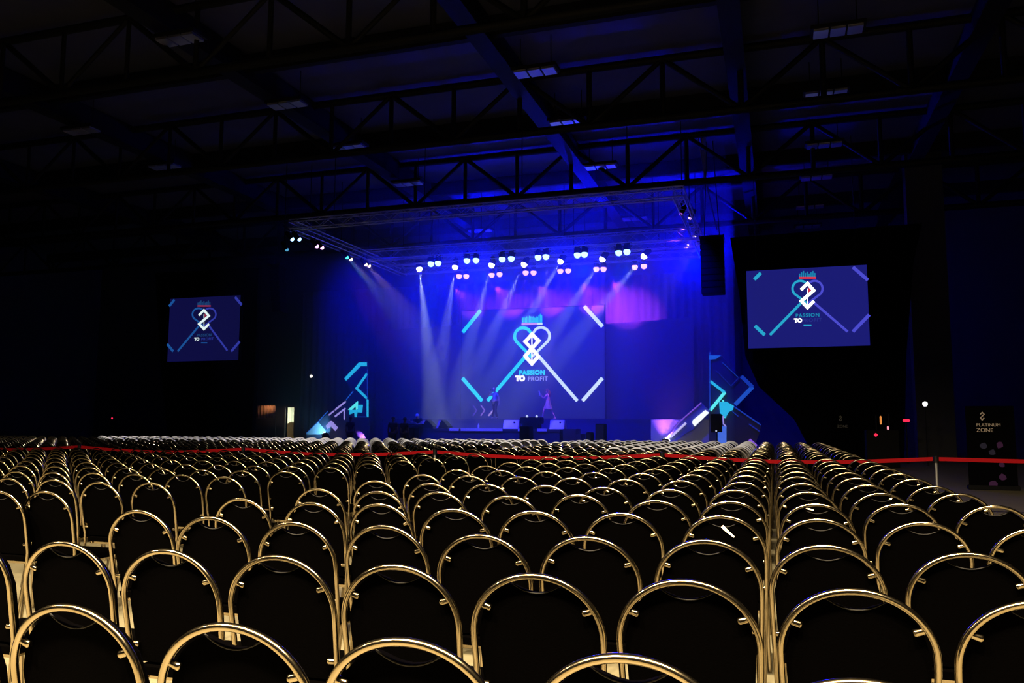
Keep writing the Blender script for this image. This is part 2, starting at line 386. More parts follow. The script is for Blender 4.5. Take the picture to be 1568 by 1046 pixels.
side_screen('smaller dim left-hand projection screen hung in black drapes showing the heart emblem', 312.5, 497, 112, 102, DS, SB3, C3, V3, emis('left_white', (.75, .9, .9)), emis('left_dim', (.01, .05, .16)), D3, emis('left_red', (.25, .02, .06)),
    [[(259, 469), (267, 459)], [(360, 455), (370, 467)], [(256, 527), (265, 538)], [(367, 523), (354, 538)], (272, 538), (348, 537)], .78)
b = poly([(1118, 364), (1412, 342), (1399, 400), (1388, 540), (1384, 700), (1248, 700), (1216, 642), (1162, 592), (1141, 545), (1132, 450)], 36.5, .3, 'screen_drape', DRAPE)
tag(b, 'black drape surround hanging behind the right-hand screen down to the floor', 'drape', 'drapes behind the side screens')
b = poly([(238, 418), (396, 410), (389, 600), (384, 700), (258, 700), (246, 560)], 36.5, .3, 'screen_drape', DRAPE)
tag(b, 'black drape surround hanging behind the left-hand screen', 'drape', 'drapes behind the side screens')

# ------------------------------------------------------------------ trusses
def truss(name, label, A, B, s=.5, bay=.55, group='lighting trusses', hang=4):
    A = Vector(A); B = Vector(B); t = (B-A).normalized(); up = Vector((0,0,1)); sd = t.cross(up).normalized()
    root = empty(name, (A+B)/2); tag(root, label, 'truss', group); o = root.location
    cs = [(sd*a+up*b)*s/2 for a, b in ((-1,-1),(1,-1),(1,1),(-1,1))]
    for c in cs: MB().tube([A+c-o, B+c-o], .028, 6).build('chord', ALU, root)
    n = max(2, int((B-A).length/bay)); mb = MB()
    for f in range(4):
        c, d = cs[f], cs[(f+1) % 4]
        for i in range(n):
            p = A.lerp(B, i/n)-o; q = A.lerp(B, (i+1)/n)-o
            mb.tube([p+c, q+d] if i % 2 else [p+d, q+c], .013, 4, caps=False)
    mb.build('bracing', ALU, root)
    if hang:
        for k in range(hang):
            p = A.lerp(B, (k+.5)/hang)-o; MB().tube([p+Vector((0, 0, s/2)), p+Vector((0, 0, 13.59-A.z))], .018, 5).build('hoist_chain', STEEL, root)
    return root
ZT = P(815, 374.5, 38).z                       # centre height of the front truss
tl = P(560, 395, 38); tr = P(1072, 364, 38)
XL, XR = tl.x, tr.x
XLT = sum(PZ(x, y, ZT-.45).x for x, y in ((458, 366), (493, 379), (531, 394)))/3
XRT = sum(PZ(x, y, ZT-.2).x for x, y in ((1043, 326), (1057, 333), (1064, 361)))/3
truss('lighting_truss', 'front silver box truss spanning the stage above the row of lamps', (XL, 38, ZT), (XR, 38, ZT), .5)
truss('lighting_truss', 'second box truss just behind the front one, carrying white beam lamps', (XL, 40, ZT), (XR, 40, ZT), .35)
truss('lighting_truss', 'rearmost box truss over the stage, carrying pink lamps', (XL, 42.6, ZT), (XR, 42.6, ZT), .35)
truss('lighting_truss', 'left side truss running forward from the front truss', (XLT, 31.2, ZT), (XLT, 42.8, ZT), .4)
truss('lighting_truss', 'right side truss running forward from the front truss', (XRT, 30.8, ZT), (XRT, 42.8, ZT), .4)
truss('lighting_truss', 'forward truss high over the audience in front of the stage', (XL, 31, ZT), (XR, 31, ZT), .4)
# speaker rigging chain bundle above the right line array
def line_array(label, px, ytop, ybot, D, w, dp, nb):
    a = P(px, ytop, D); b = P(px, ybot, D); root = empty('line_array_speaker', a); tag(root, label, 'speaker', 'hanging line arrays')
    h = (a.z-b.z)/nb
    for i in range(nb):
        t = (i/nb)**2*.35
        MB().bevel_box((-w/2, -dp/2+t, -(i+1)*h+.015), (w/2, dp/2+t, -i*h), .02).build('cabinet', BLACK, root)
    MB().box((-w/2-.03, -dp/2, 0), (-w/2-.01, dp/2, .12)).box((w/2+.01, -dp/2, 0), (w/2+.03, dp/2, .12)).box((-w/2, -.05, .05), (w/2, .05, .15)).build('fly_bar', STEEL, root)
    mb = MB()
    for sx in (-w/3, w/3): mb.tube([(sx, 0, .1), (sx*.4, 0, 13.59-a.z)], .02, 5)
    mb.build('chain', STEEL, root); return root
line_array('black line array speaker hanging at the right corner of the stage truss', 1090, 366, 450, 35.0, .95, .7, 9)
line_array('dim line array speaker hanging near the left-hand screen', 426, 408, 478, 38.0, .55, .7, 9)
mb = MB(); random.seed(11)
ct = P(1077, 262, 34.1); cbm = P(1098, 352, 34.1)
for k in range(7):
    pth = []
    for i in range(9):
        p = ct.lerp(cbm, i/8) if i else Vector((ct.x, ct.y, 13.58))+Vector((random.uniform(-.12, .12)+(k-3)*.06, random.uniform(-.1, .1), 0)); pth.append(p)
    mb.tube(pth, .028, 5)
tag(mb.build('cable_bundle', mat('grey_cable', (.25, .25, .27), .35)), 'thick bundle of cables and chain dropping to the right line array', 'cable')

# ------------------------------------------------------------------ stage lamps: housing, yoke, glowing lens, and their own light
def stage_lamp(label, pos, target, lens, color, power, angle, group, r=.165, blend=.6, light=True, top=None, floor=False):
    pos = Vector(pos); d = (Vector(target)-pos).normalized()
    root = empty('stage_lamp', pos); tag(root, label, 'stage lamp', group)
    MB().lathe(-d*.42, d, [(0, r*.7), (.05, r*.95), (.33, r*1.05), (.40, r*1.15), (.40, r*.9)], 14).build('housing', BLACK, root)
    sd = d.cross(Vector((0,0,1))).normalized()*(r+.05); c = -d*.2
    MB().tube([c+sd, c+sd+Vector((0,0,.22)), c-sd+Vector((0,0,.22)), c-sd], .015, 5).tube([c+Vector((0,0,.22)), Vector((c.x, c.y, max(c.z+.3, (top or 0)-pos.z)))], .02, 5).build('yoke', STEEL, root)
    MB().lathe(-d*.03, d, [(0, r*.98), (r*.5, r*1.0), (r*1.0, r*.8), (r*1.3, r*.45), (r*1.4, .002)], 14).build('lens', lens, root)
    if floor:
        MB().lathe((c.x, c.y, -pos.z), (0, 0, 1), [(0, .2), (.03, .2), (.04, .03)], 12).tube([(c.x, c.y, -pos.z+.03), c], .03, 6).build('stand', STEEL, root)
    if light: spot('stage_beam', pos+d*(r*1.4+.06), target, power, color, angle, blend, .05)
    return root
LB = emis('lens_blue', (.45, .78, 1), 2.2); LM = emis('lens_pink', (1, .55, .95), 1.8); LW = emis('lens_white', (1, 1, .95), 3); LG = emis('lens_green', (.1, .85, .75), 1.4); LO = emis('lens_peach', (1, .75, .65), 2)
ORD = 'first second third fourth fifth sixth seventh eighth ninth tenth eleventh twelfth thirteenth fourteenth fifteenth sixteenth seventeenth eighteenth nineteenth twentieth'.split()
def ordinal(n):
    if n <= 20: return ORD[n-1]
    tens = ['twent', 'thirt', 'fort', 'fift', 'sixt', 'sevent', 'eight'][n//10-2]
    return tens+'ieth' if n % 10 == 0 else tens+'y-'+ORD[n % 10-1]
blue = [(660,403),(671,402),(715,398),(729,397.5),(769,396),(783,395),(824,393),(836,392),(884,389.5),(895,388.5),(947.5,386),(960,384.5)]
for i, (x, y) in enumerate(blue):
    p = P(x, y, 38.25); stage_lamp('ice-blue lamp under the front truss, %s from the left of its row' % ordinal(i+1), p, p+Vector((0, -1.6, -8)), LB, (.01, .14, 1), 520, 26, 'blue lamps on the front truss', top=ZT-.24)
white = [(642,411,652,500),(697,408,686,480),(753,405,735,470),(803,404,777,460),(859,399,830,450),(923,396,884,455),(987,391.5,925,465)]
for i, (x, y, x2, y2) in enumerate(white):
    p = P(x, y, 40.17); q = P(x2, y2, 39.8); q = p+(q-p)*3
    stage_lamp('white beam lamp with a visible ray, %s from the left of its row' % ordinal(i+1), p, q, LW, (.7, .82, 1) if i else (.8, 1, .85), 5500 if i else 8500, 12, 'white beam lamps', top=ZT-.16)
pink = [(703,422),(714,422),(753,420),(765,419),(805,416.5),(817,416.5),(858,414),(870,413.5),(913,411),(924,411),(972,408),(986,406.5)]
for i, (x, y) in enumerate(pink):
    p = P(x, y, 42.77); stage_lamp('pink lamp of the lower row, %s from the left' % ordinal(i+1), p, p+Vector((0, -.9, -6)), LM, (.6, .05, 1), 160 if i > 3 else 120, 30, 'pink lamps on the rear truss', top=ZT-.16)
zl = ZT-.45
leftl = [(447,366,LB,(.05,.3,1)),(458,366,LB,(.05,.3,1)),(485,377,LM,(.6,.1,1)),(493,379,LM,(.6,.1,1)),(531,394,LG,(.2,.8,.7)),(537,397,LO,(1,.6,.6)),(560,405,LO,(1,.6,.55)),(565,407,LO,(1,.6,.55))]
for i, (x, y, m, c) in enumerate(leftl):
    p = PXP(x, y, XLT+.2); stage_lamp('small coloured lamp on the left side truss, %s from its outer end' % ordinal(i+1), p, p+Vector((4, 3.5, -5.5)), m, c, 420, 24, 'lamps on the left side truss', .095, top=ZT-.18)
p = P(439, 382, 31.8); stage_lamp('lone dim cyan lamp hanging below the left side truss', p, p+Vector((2, 3, -5)), emis('lens_dimcyan', (.08, .35, .6), 1), BLUE, 10, 20, 'lamps on the left side truss', .085, light=False, top=13.59)
for i, (x, y, m, c) in enumerate([(1043,326,emis('lens_violet', (.45, .1, .8), 1.2),(.5,.1,1)),(1057,333,LM,(.6,.1,1)),(1064,361,LO,(1,.55,.4)),(1068.5,374,LO,(1,.55,.4))]):
    p = PXP(x, y, XRT-.2); stage_lamp('small lamp at the right end of the truss, %s from the top' % ordinal(i+1), p, p+Vector((-4, 2.5, -5)), m, c, 320, 26, 'lamps on the right side truss', .095, top=ZT-.18)

# haze over the stage
hm = bpy.data.materials.new('stage_haze'); hm.use_nodes = True; nt = hm.node_tree; nt.nodes.clear()
vo = nt.nodes.new('ShaderNodeVolumeScatter'); vo.inputs['Density'].default_value = .05; vo.inputs['Color'].default_value = (.95, .95, 1, 1); vo.inputs['Anisotropy'].default_value = .2
ou = nt.nodes.new('ShaderNodeOutputMaterial'); nt.links.new(vo.outputs[0], ou.inputs['Volume'])
hz = MB().box((XL-7, 34.5, .05), (P(1117, 450, 36).x, 48.9, 13.3)).build('haze', hm)
tag(hz, 'thin theatrical haze hanging over the stage in the light beams', 'haze', kind='stuff')

# ------------------------------------------------------------------ stage
ZD = P(760, 657, 37.5).z                        # front deck
ZU = P(800, 642, 41).z                          # upper deck behind it
sl = P(640, 660, 37.5).x; sr = P(858, 660, 37.5).x
st = empty('stage', ((sl+sr)/2, 37.5, 0)); tag(st, 'dark low front stage platform with a pale nosing strip', 'stage')
o = st.location
MB().box((sl-o.x, 0, ZD-.12), (sr-o.x, 3.4, ZD)).build('deck', DECKM, st)
MB().box((sl-o.x+.05, .04, .02), (sr-o.x-.05, 3.3, ZD-.12)).build('fascia', FASCIA, st)
for x0, x1 in ((688, 702), (705.5, 769), (793, 796), (822.5, 837)):
    a, b = P(x0, 657, 37.45), P(x1, 657, 37.45)
    MB().box((a.x-o.x, -.05, ZD-.10), (b.x-o.x, .0, ZD+.03)).build('nosing_strip', WHITE, st)
ul = P(585, 660, 41).x; ur = P(1050, 660, 41).x
us = empty('stage', ((ul+ur)/2, 41, 0)); tag(us, 'wide raised rear stage on which the two performers stand', 'stage')
MB().box((ul-us.location.x, 0, ZU-.15), (ur-us.location.x, 5.0, ZU)).build('deck', DECKM, us)
MB().box((ul-us.location.x+.05, .04, .02), (ur-us.location.x-.05, 4.9, ZU-.15)).build('fascia', FASCIA, us)
sp0 = P(862, 657, 37.6); sp1 = P(888, 657, 37.6)
stp = empty('stage_steps', (sp0.x, 37.6, 0)); tag(stp, 'short flight of steps at the right end of the front stage', 'steps')
sw = sp1.x-sp0.x; z1 = P(875, 657, 37.6).z; z2 = P(885, 665, 37.6).z
MB().box((0, .0, .0), (sw*.75, 1.0, z1)).build('step', MATS['portal_paint'], stp)
MB().box((sw*.75+.01, .0, .0), (sw*1.05, 1.0, z2)).build('step', MATS['portal_paint'], stp)
MB().box((sw*1.05+.01, .0, .0), (sw*1.35, 1.0, z2-.3)).build('step', MATS['portal_paint'], stp)

def wedge(label, x0, x1, y0, y1, D, m, back=True):
    a, b = P(x0, y1, D), P(x1, y0, D); w = b.x-a.x; h = b.z-ZD
    root = empty('monitor_wedge', (a.x, D, ZD)); tag(root, label, 'monitor speaker', 'floor monitor wedges')
    # wedge seen from behind: sloping rear panel, top, front baffle
    pr = [(0, 0, 0), (0, .14, h), (0, .30, h), (0, .55, .12), (0, .55, 0)]
    MB().prism(pr, (w, 0, 0)).build('cabinet', m, root)
    MB().prism([(w*.04, -.008+.14*.06, h*.06), (w*.04, .132-.004, h*.95), (w*.96, .132-.004, h*.95), (w*.96, -.008+.14*.06, h*.06)], (0, -.01, 0)).build('rear_panel', m, root)
    MB().lathe((w*.72, .085, h*.72), (0, -1, 0), [(0, .05), (.03, .05)], 12).build('connector_dish', BLACK, root)
    return root
wedge('pale wedge monitor left of the dark console, facing upstage', 770, 793.5, 643, 655.5, 38.2, PALE)
wedge('pale wedge monitor at the right of the front stage', 841.5, 863.5, 643, 655.5, 38.2, PALE)
def side_wedge(label, x0, x1, D):
    a, b = P(x0, 655, D), P(x1, 643, D); w = b.x-a.x; h = b.z-ZD
    root = empty('monitor_wedge', (a.x, D, ZD)); tag(root, label, 'monitor speaker', 'floor monitor wedges')
    MB().prism([(0, 0, 0), (w*.25, 0, h), (w*.5, 0, h), (w, 0, .12), (w, 0, 0)], (0, .6, 0)).build('cabinet', BLACK, root)
    MB().prism([(-.012, -.006, .02), (w*.25-.02, -.006, h*.97), (w*.42, -.006, h*.97), (w*.14, -.006, .02)], (0, .02, 0)).build('grille', mat('grey_grille', (.45, .48, .5), .5), root)
    return root
side_wedge('dark wedge monitor with grey grille beside the seated person', 643, 663, 38.2)
side_wedge('dark wedge monitor with grey grille at the left third of the front stage', 668, 686, 38.2)
# console with lights on top
a, b = P(796, 656, 38.3), P(827, 639, 38.3)
cn = empty('control_desk', (a.x, 38.3, ZD)); tag(cn, 'dark control desk on the front stage with two small lamps on top', 'desk')
w = b.x-a.x; h = b.z-ZD
MB().bevel_box((0, 0, h*.45), (w, .7, h), .03).build('desk_top', BLACK, cn)
MB().bevel_box((w*.1, .05, 0), (w*.9, .65, h*.45), .02).build('pedestal', BLACK, cn)
for u in (.27, .75):
    MB().lathe((w*u, .3, h), (0, 0, 1), [(0, .06), (.05, .06), (.10, .03), (.11, .002)], 10).build('indicator_lamp', emis('pale_indicator', (.6, .7, 1), 1), cn)
a, b = P(799, 676, 37.0), P(814, 653, 37.0)
tag(MB().bevel_box((a.x, 36.6, 0), (b.x, 37.3, b.z), .03).build('subwoofer', BLACK), 'black subwoofer cabinet standing on the floor before the control desk', 'speaker')
# white bottle
p = P(732, 656.5, 37.7)
bt = empty('water_bottle', (p.x, 37.75, ZD)); tag(bt, 'small white water bottle standing on the front stage edge', 'bottle')
MB().lathe((0,0,0), (0,0,1), [(0, .045), (.17, .045), (.21, .02), (.24, .018)], 12).build('body', WHITE, bt)
MB().lathe((0,0,.24), (0,0,1), [(0, .02), (.03, .02)], 10).build('cap', WHITE, bt)
def cabinet(name, label, x0, x1, ytop, D, dep=.6, group=None):
    a, b = P(x0, 660, D), P(x1, ytop, D)
    r = empty(name, ((a.x+b.x)/2, D, 0)); tag(r, label, 'speaker', group); w = (b.x-a.x)/2
    MB().bevel_box((-w, 0, 0), (w, dep, b.z), .03).build('cabinet', BLACK, r)
    MB().box((-w+.04, -.012, .05), (w-.04, -.002, b.z-.05)).build('grille', mat('black_grille', (.02, .02, .022), .7), r)
    return r
cabinet('loudspeaker', 'tall black loudspeaker on the floor right of the stage steps', 911.5, 925.5, 649, 37.0)
cabinet('loudspeaker', 'short black loudspeaker between the stage steps and a taller one', 897, 905.5, 662, 36.8)
cabinet('loudspeaker', 'wide black loudspeaker stack behind the two dark figures by the stage', 604, 634, 649, 37.2)
cabinet('loudspeaker', 'low black case on the floor left of the seated person', 621, 634, 655, 36.4)

# ------------------------------------------------------------------ scenic set pieces
def y_floor(pts): return max(p[1] for p in pts) > 990
def set_px(root, ox, oy, k, D, pts, depth, name, m, dy=0):
    q = [P(ox+x/k, oy+y/k, D+dy)-root.location for x, y in pts]
    for p in q: p.z = .004 if p.z < .35 and y_floor(pts) else p.z
    return MB().prism(q, (0, depth, 0)).build(name, m, root)
def set_line(root, ox, oy, k, D, pts, w, name, m, dy=-.04, depth=.03):
    q = [P(ox+x/k, oy+y/k, D+dy)-root.location for x, y in pts]
    for p in q: p.y = D+dy-root.location.y
    z = (P(ox, oy, D)-EYE).dot(FW)/F
    return MB().strip(q, w/k*z, (0, depth, 0)).build(name, m, root)
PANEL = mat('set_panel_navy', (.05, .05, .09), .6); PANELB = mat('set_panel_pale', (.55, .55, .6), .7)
SC1 = emis('set_cyan', (.02, .50, .88)); SC2 = emis('set_bright_cyan', (.12, .95, 1)); SC3 = emis('set_blue', (.01, .10, .62)); SCV = emis('set_lavender', (.36, .30, .90)); SCP = emis('set_purple', (.22, .08, .70)); SCD = emis('set_dim_blue', (.004, .03, .36)); SCW = emis('set_white', (.85, .9, 1), 1.3)  # emission stands in for up-light falling on painted strips and panels
DL = 39.5; L = (440, 540, 6.975, DL)
base = P(540, 668, DL); sL = empty('stage_set', (base.x, DL, 0)); tag(sL, 'left cut-out stage set of angled panels edged with cyan and lavender strips', 'stage set', 'scenic set pieces')
set_px(sL, *L, [(850, 105), (770, 105), (605, 285), (700, 412), (620, 512), (330, 735), (205, 870), (205, 1035), (870, 1035), (870, 690), (852, 690)], .15, 'panel', PANEL)
set_px(sL, *L, [(850, 105), (770, 105), (612, 275), (630, 300), (785, 145), (850, 145)], -.05, 'uplit_strip', SC1)
set_line(sL, *L, [(850, 225), (738, 382), (850, 490)], 24, 'uplit_strip', SC1)
set_line(sL, *L, [(700, 414), (625, 505)], 8, 'uplit_strip', SC3)
set_line(sL, *L, [(856, 500), (856, 690)], 20, 'uplit_strip', SC1)
set_line(sL, *L, [(852, 180), (852, 500)], 8, 'uplit_strip', SCD)
set_line(sL, *L, [(622, 522), (508, 612)], 16, 'uplit_strip', SCV); set_line(sL, *L, [(500, 620), (440, 668)], 13, 'uplit_strip', SCV)
set_line(sL, *L, [(618, 596), (505, 684)], 16, 'uplit_strip', SCV); set_line(sL, *L, [(606, 600), (606, 715)], 12, 'uplit_strip', SCV)
set_px(sL, *L, [(755, 518), (650, 612), (690, 612), (735, 570), (735, 612), (755, 605)], -.05, 'uplit_strip', SC2)
set_px(sL, *L, [(757, 558), (808, 558), (800, 640), (757, 640)], -.05, 'uplit_panel', SC1)
set_px(sL, *L, [(670, 612), (735, 612), (755, 610), (740, 690), (724, 690), (720, 640), (668, 660)], -.06, 'uplit_strip', SC1)
set_line(sL, *L, [(740, 686), (850, 686)], 9, 'uplit_strip', SCD)
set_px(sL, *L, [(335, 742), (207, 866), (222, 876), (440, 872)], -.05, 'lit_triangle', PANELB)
set_line(sL, *L, [(430, 628), (330, 735), (203, 862)], 7, 'uplit_strip', SC3)
set_px(sL, *L, [(470, 724), (541, 800), (515, 836), (470, 788), (430, 816), (414, 780)], -.05, 'uplit_chevron', SCV)
p = P(498, 667, DL-.8); stage_lamp('white floor lamp glowing at the foot of the left set', p, p+Vector((-.9, .9, .55)), emis('floor_lens', (1, 1, 1), 3), (.15, .6, 1), 160, 100, 'lamps at the foot of the sets', .17, floor=True)
spot('set_uplight', P(500, 668, DL-1.0), P(478, 655, DL), 60, (.15, .65, 1), 120, 1)
spot('set_uplight', P(560, 676, DL-.3), P(536, 640, DL+1.2), 1600, (.45, .15, 1), 30, .8)
DR = 38.0; R_ = (980, 530, 6.54, DR)
base = P(1090, 668, DR); sR = empty('stage_set', (base.x, DR, 0)); tag(sR, 'right cut-out stage set of angled frames with a bright white bar', 'stage set', 'scenic set pieces')
set_px(sR, *R_, [(690, 92), (815, 92), (985, 315), (1010, 295), (1145, 410), (945, 600), (1210, 800), (1200, 860), (1150, 1000), (865, 1040), (690, 1040), (690, 640)], .12, 'panel', PANEL, .1)
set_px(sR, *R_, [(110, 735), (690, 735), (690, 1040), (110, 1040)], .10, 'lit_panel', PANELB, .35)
set_line(sR, *R_, [(700, 60), (700, 645)], 14, 'uplit_strip', SCD); set_px(sR, *R_, [(692, 93), (812, 93), (760, 130), (692, 136)], -.03, 'uplit_strip', SC3, -.02)
set_line(sR, *R_, [(702, 352), (848, 465)], 26, 'uplit_strip', SC1); set_line(sR, *R_, [(850, 462), (702, 645)], 30, 'uplit_strip', SC2)
set_line(sR, *R_, [(1014, 302), (1128, 412)], 36, 'uplit_strip', SCD); set_line(sR, *R_, [(1128, 408), (952, 588)], 38, 'uplit_strip', emis('set_mid_blue', (.008, .07, .5)))
set_line(sR, *R_, [(820, 160), (985, 315)], 7, 'uplit_strip', SCD); set_line(sR, *R_, [(762, 246), (910, 398), (985, 322)], 6, 'uplit_strip', emis('set_faint_blue', (.003, .012, .25)))
set_px(sR, *R_, [(792, 560), (870, 560), (940, 600), (930, 640), (890, 660), (855, 720), (800, 670)], -.03, 'uplit_panel', SC1, -.02)
set_line(sR, *R_, [(832, 540), (836, 605)], 16, 'uplit_strip', SC2); set_line(sR, *R_, [(852, 625), (852, 720)], 18, 'uplit_strip', SC2)
set_px(sR, *R_, [(615, 566), (700, 650), (540, 830), (330, 940), (235, 945)], .05, 'angled_panel', mat('set_panel_blue', (.10, .14, .4), .6), -.15)
set_px(sR, *R_, [(655, 640), (692, 668), (548, 805), (524, 770), (530, 742)], -.04, 'bright_bar', SCW, -.2)  # white glow stands in for light reflected off the bar
set_line(sR, *R_, [(460, 770), (300, 918)], 20, 'bright_bar', emis('set_pale_lavender', (.6, .55, 1)), -.25); set_line(sR, *R_, [(612, 568), (410, 745), (232, 940)], 10, 'uplit_strip', SCP, -.25)
set_px(sR, *R_, [(780, 800), (866, 800), (866, 1000), (780, 1000)], -.03, 'uplit_panel', emis('set_soft_blue', (.06, .16, .80)), -.02)
set_line(sR, *R_, [(832, 700), (836, 780), (862, 806)], 12, 'uplit_strip', SCV, -.06)
set_line(sR, *R_, [(935, 602), (1210, 790)], 12, 'uplit_strip', SCD); set_line(sR, *R_, [(920, 650), (985, 705)], 7, 'uplit_strip', SCD); set_line(sR, *R_, [(1090, 780), (1200, 856)], 12, 'uplit_strip', emis('set_faint_blue', (.003, .012, .25)))
set_line(sR, *R_, [(1092, 940), (1165, 1005)], 34, 'uplit_strip', SCP)
p = P(1020, 676, DR-.4); stage_lamp('white floor lamp glowing at the foot of the right set', p, p+Vector((.3, 1.0, .8)), MATS['floor_lens'], (.42, .10, 1), 900, 120, 'lamps at the foot of the sets', .17, floor=True)
# small speaker on a stand in front of the right set
a, b = P(1089, 662, 36.6), P(1105, 634, 36.6)
sk = empty('stand_speaker', ((a.x+b.x)/2, 36.6, 0)); tag(sk, 'small black speaker on a pole stand before the right set', 'speaker'); w = (b.x-a.x)/2
MB().bevel_box((-w, -.2, a.z), (w, .25, b.z), .02).build('cabinet', BLACK, sk)
MB().tube([(0, 0, .5), (0, 0, a.z)], .02, 8).build('pole', STEEL, sk)
for k in range(3):
    an = k*2.094+.5; MB().tube([(0, 0, .55), (.45*math.cos(an), .45*math.sin(an), .012)], .014, 6).build('leg', STEEL, sk)
MB().lathe((0, -.21, a.z+.06), (0, -1, 0), [(0, .035), (.02, .035)], 8).build('power_lamp', emis('pale_indicator', (.6, .7, 1), 1), sk)

# ------------------------------------------------------------------ people
def skin_mesh(name, chains, m, parent, sub=2, root=0):
    """chains: lists of (x, y, z, radius); first points that coincide are shared."""
    vs = []; es = []; rs = []; key = {}
    for ch in chains:
        prev = None
        for x, y, z, r in ch:
            k = (round(x, 4), round(y, 4), round(z, 4))
            if k not in key: key[k] = len(vs); vs.append((x, y, z)); rs.append(r)
            i = key[k]
            if prev is not None and prev != i: es.append((prev, i))
            prev = i
    me = bpy.data.meshes.new(name); me.from_pydata(vs, es, []); me.materials.append(m)
    o = link(bpy.data.objects.new(name, me)); o.parent = parent
    o.modifiers.new('skin', 'SKIN').use_smooth_shade = True
    for i, r in enumerate(rs):
        sv = me.skin_vertices[0].data[i]; rr = r if isinstance(r, tuple) else (r, r); sv.radius = rr; sv.use_root = (i == root)
    s = o.modifiers.new('sub', 'SUBSURF'); s.levels = sub; s.render_levels = sub
    return o
def lerp(a, b, t): return tuple(a[i]+(b[i]-a[i])*t for i in range(3))
def person(label, loc, rz, J, shirt, trousers, shoes, skin=SKIN, hair=HAIR, skirt=None, group=None, longhair=False):
    """J: joints in metres, x right, y ahead, z up."""
    root = empty('person', loc, rz); tag(root, label, 'person', group)
    pel, ch, nk, hd = J['pelvis'], J['chest'], J['neck'], J['head']
    mid = lerp(pel, ch, .5); fwd = J.get('face', (0, 1, 0))
    chains = [[(*pel, .125), (*mid, .115), (*ch, .13), (*nk, .052), (*lerp(nk, hd, .45), .062), (*hd, .092), (hd[0], hd[1], hd[2]+.085, .07)],
              [(*hd, .092), (hd[0]+fwd[0]*.09, hd[1]+fwd[1]*.09, hd[2]-.02, .025)]]
    for s in ('l', 'r'):
        sh, el, wr, hn = J[s+'shoulder'], J[s+'elbow'], J[s+'wrist'], J[s+'hand']
        chains.append([(*ch, .13), (*sh, .062), (*lerp(sh, el, .5), .048), (*el, .04), (*lerp(el, wr, .4), .038), (*wr, .026), (*lerp(wr, hn, .5), .036), (*hn, .03)])
        hp, kn, an, to = J[s+'hip'], J[s+'knee'], J[s+'ankle'], J[s+'toe']
        chains.append([(*pel, .125), (*hp, .09), (*lerp(hp, kn, .5), .075), (*kn, .056), (*lerp(kn, an, .35), .054), (*an, .036), (*to, .034)])
    skin_mesh('body', chains, skin, root)
    # fingers and thumb close to the hand's end
    mb = MB()
    for s in ('l', 'r'):
        wr, hn = Vector(J[s+'wrist']), Vector(J[s+'hand']); d = (hn-wr).normalized(); sd = d.orthogonal().normalized()
        for k in range(4):
            b0 = hn+sd*(k-1.5)*.018; l = (.055, .068, .064, .05)[k]; nn = sd.cross(d)
            mb.tube([b0, b0+d*l*.5+nn*.008, b0+d*l+nn*.03], [.009, .0085, .006], 6)
        b0 = wr.lerp(hn, .45)+sd*.03; mb.tube([b0, b0+sd*.03+d*.025, b0+sd*.035+d*.055], [.011, .010, .007], 6)
    mb.build('fingers', skin, root)
    t = [[(*lerp(pel, mid, .2), .135), (*mid, .13), (*ch, .148), (*lerp(ch, nk, .75), .075)]]
    for s in ('l', 'r'):
        sh, el = J[s+'shoulder'], J[s+'elbow']; t.append([(*ch, .148), (*sh, .075), (*lerp(sh, el, .6), .06)])
    skin_mesh('shirt', t, shirt, root)
    if trousers:
        t = []
        for s in ('l', 'r'):
            hp, kn, an = J[s+'hip'], J[s+'knee'], J[s+'ankle']; t.append([(*pel, .142), (*hp, .105), (*lerp(hp, kn, .5), .09), (*kn, .072), (*lerp(kn, an, .5), .07), (*lerp(kn, an, .93), .06)])
        skin_mesh('trousers', t, trousers, root)
    if skirt:
        kz = J['lknee'][2]; mb = MB(); n = 20; vs = []; fs = []
        rows = [(pel[2]+.16, .15, .11), (pel[2], .19, .14), ((pel[2]+kz)/2+.03, .21, .20), (kz+.06, .22, .26)]
        for z, rx, ry in rows:
            for j in range(n):
                a = 2*math.pi*j/n; k = 1+.05*math.sin(5*a); vs.append((pel[0]+rx*k*math.cos(a), pel[1]+ry*k*math.sin(a), z))
        for i in range(len(rows)-1):
            for j in range(n): fs.append((i*n+j, (i+1)*n+j, (i+1)*n+(j+1) % n, i*n+(j+1) % n))
        mb.add(vs, fs, 0, True); mb.build('skirt', skirt, root)
    for s in ('l', 'r'):
        an, to = J[s+'ankle'], J[s+'toe']; ax = (Vector(to)-Vector(an)); ax.z = 0; ax.normalize()
        heel = Vector(an)-ax*.05; heel.z = an[2]-.05
        skin_mesh('shoe', [[(*heel, .042), (*lerp(tuple(heel), to, .5), .045), (to[0]+ax.x*.03, to[1]+ax.y*.03, to[2]-.005, .036)]], shoes, root, 1)
    hc = Vector(hd); mb = MB(); n = 14; vs = []; fs = []
    for i in range(7):
        ph = i/6*1.75
        for j in range(n):
            a = 2*math.pi*j/n; d = Vector((math.sin(ph)*math.cos(a), math.sin(ph)*math.sin(a), math.cos(ph)))
            k = 1.0 if d.x*fwd[0]+d.y*fwd[1] < .45 or d.z > .5 else .86
            vs.append(hc+Vector((0, 0, .035))+Vector((d.x*.1, d.y*.115, d.z*.115))*k)
    for i in range(6):
        for j in range(n): fs.append((i*n+j, (i+1)*n+j, (i+1)*n+(j+1) % n, i*n+(j+1) % n))
    mb.add(vs, fs, 0, True)
    if longhair: mb.lathe(hc+Vector((-fwd[0]*.07, -fwd[1]*.07, .04)), (-fwd[0]*.25, -fwd[1]*.25, -1), [(0, .08), (.12, .1), (.28, .08), (.36, .03)], 10)
    mb.build('hair', hair, root)
    return root
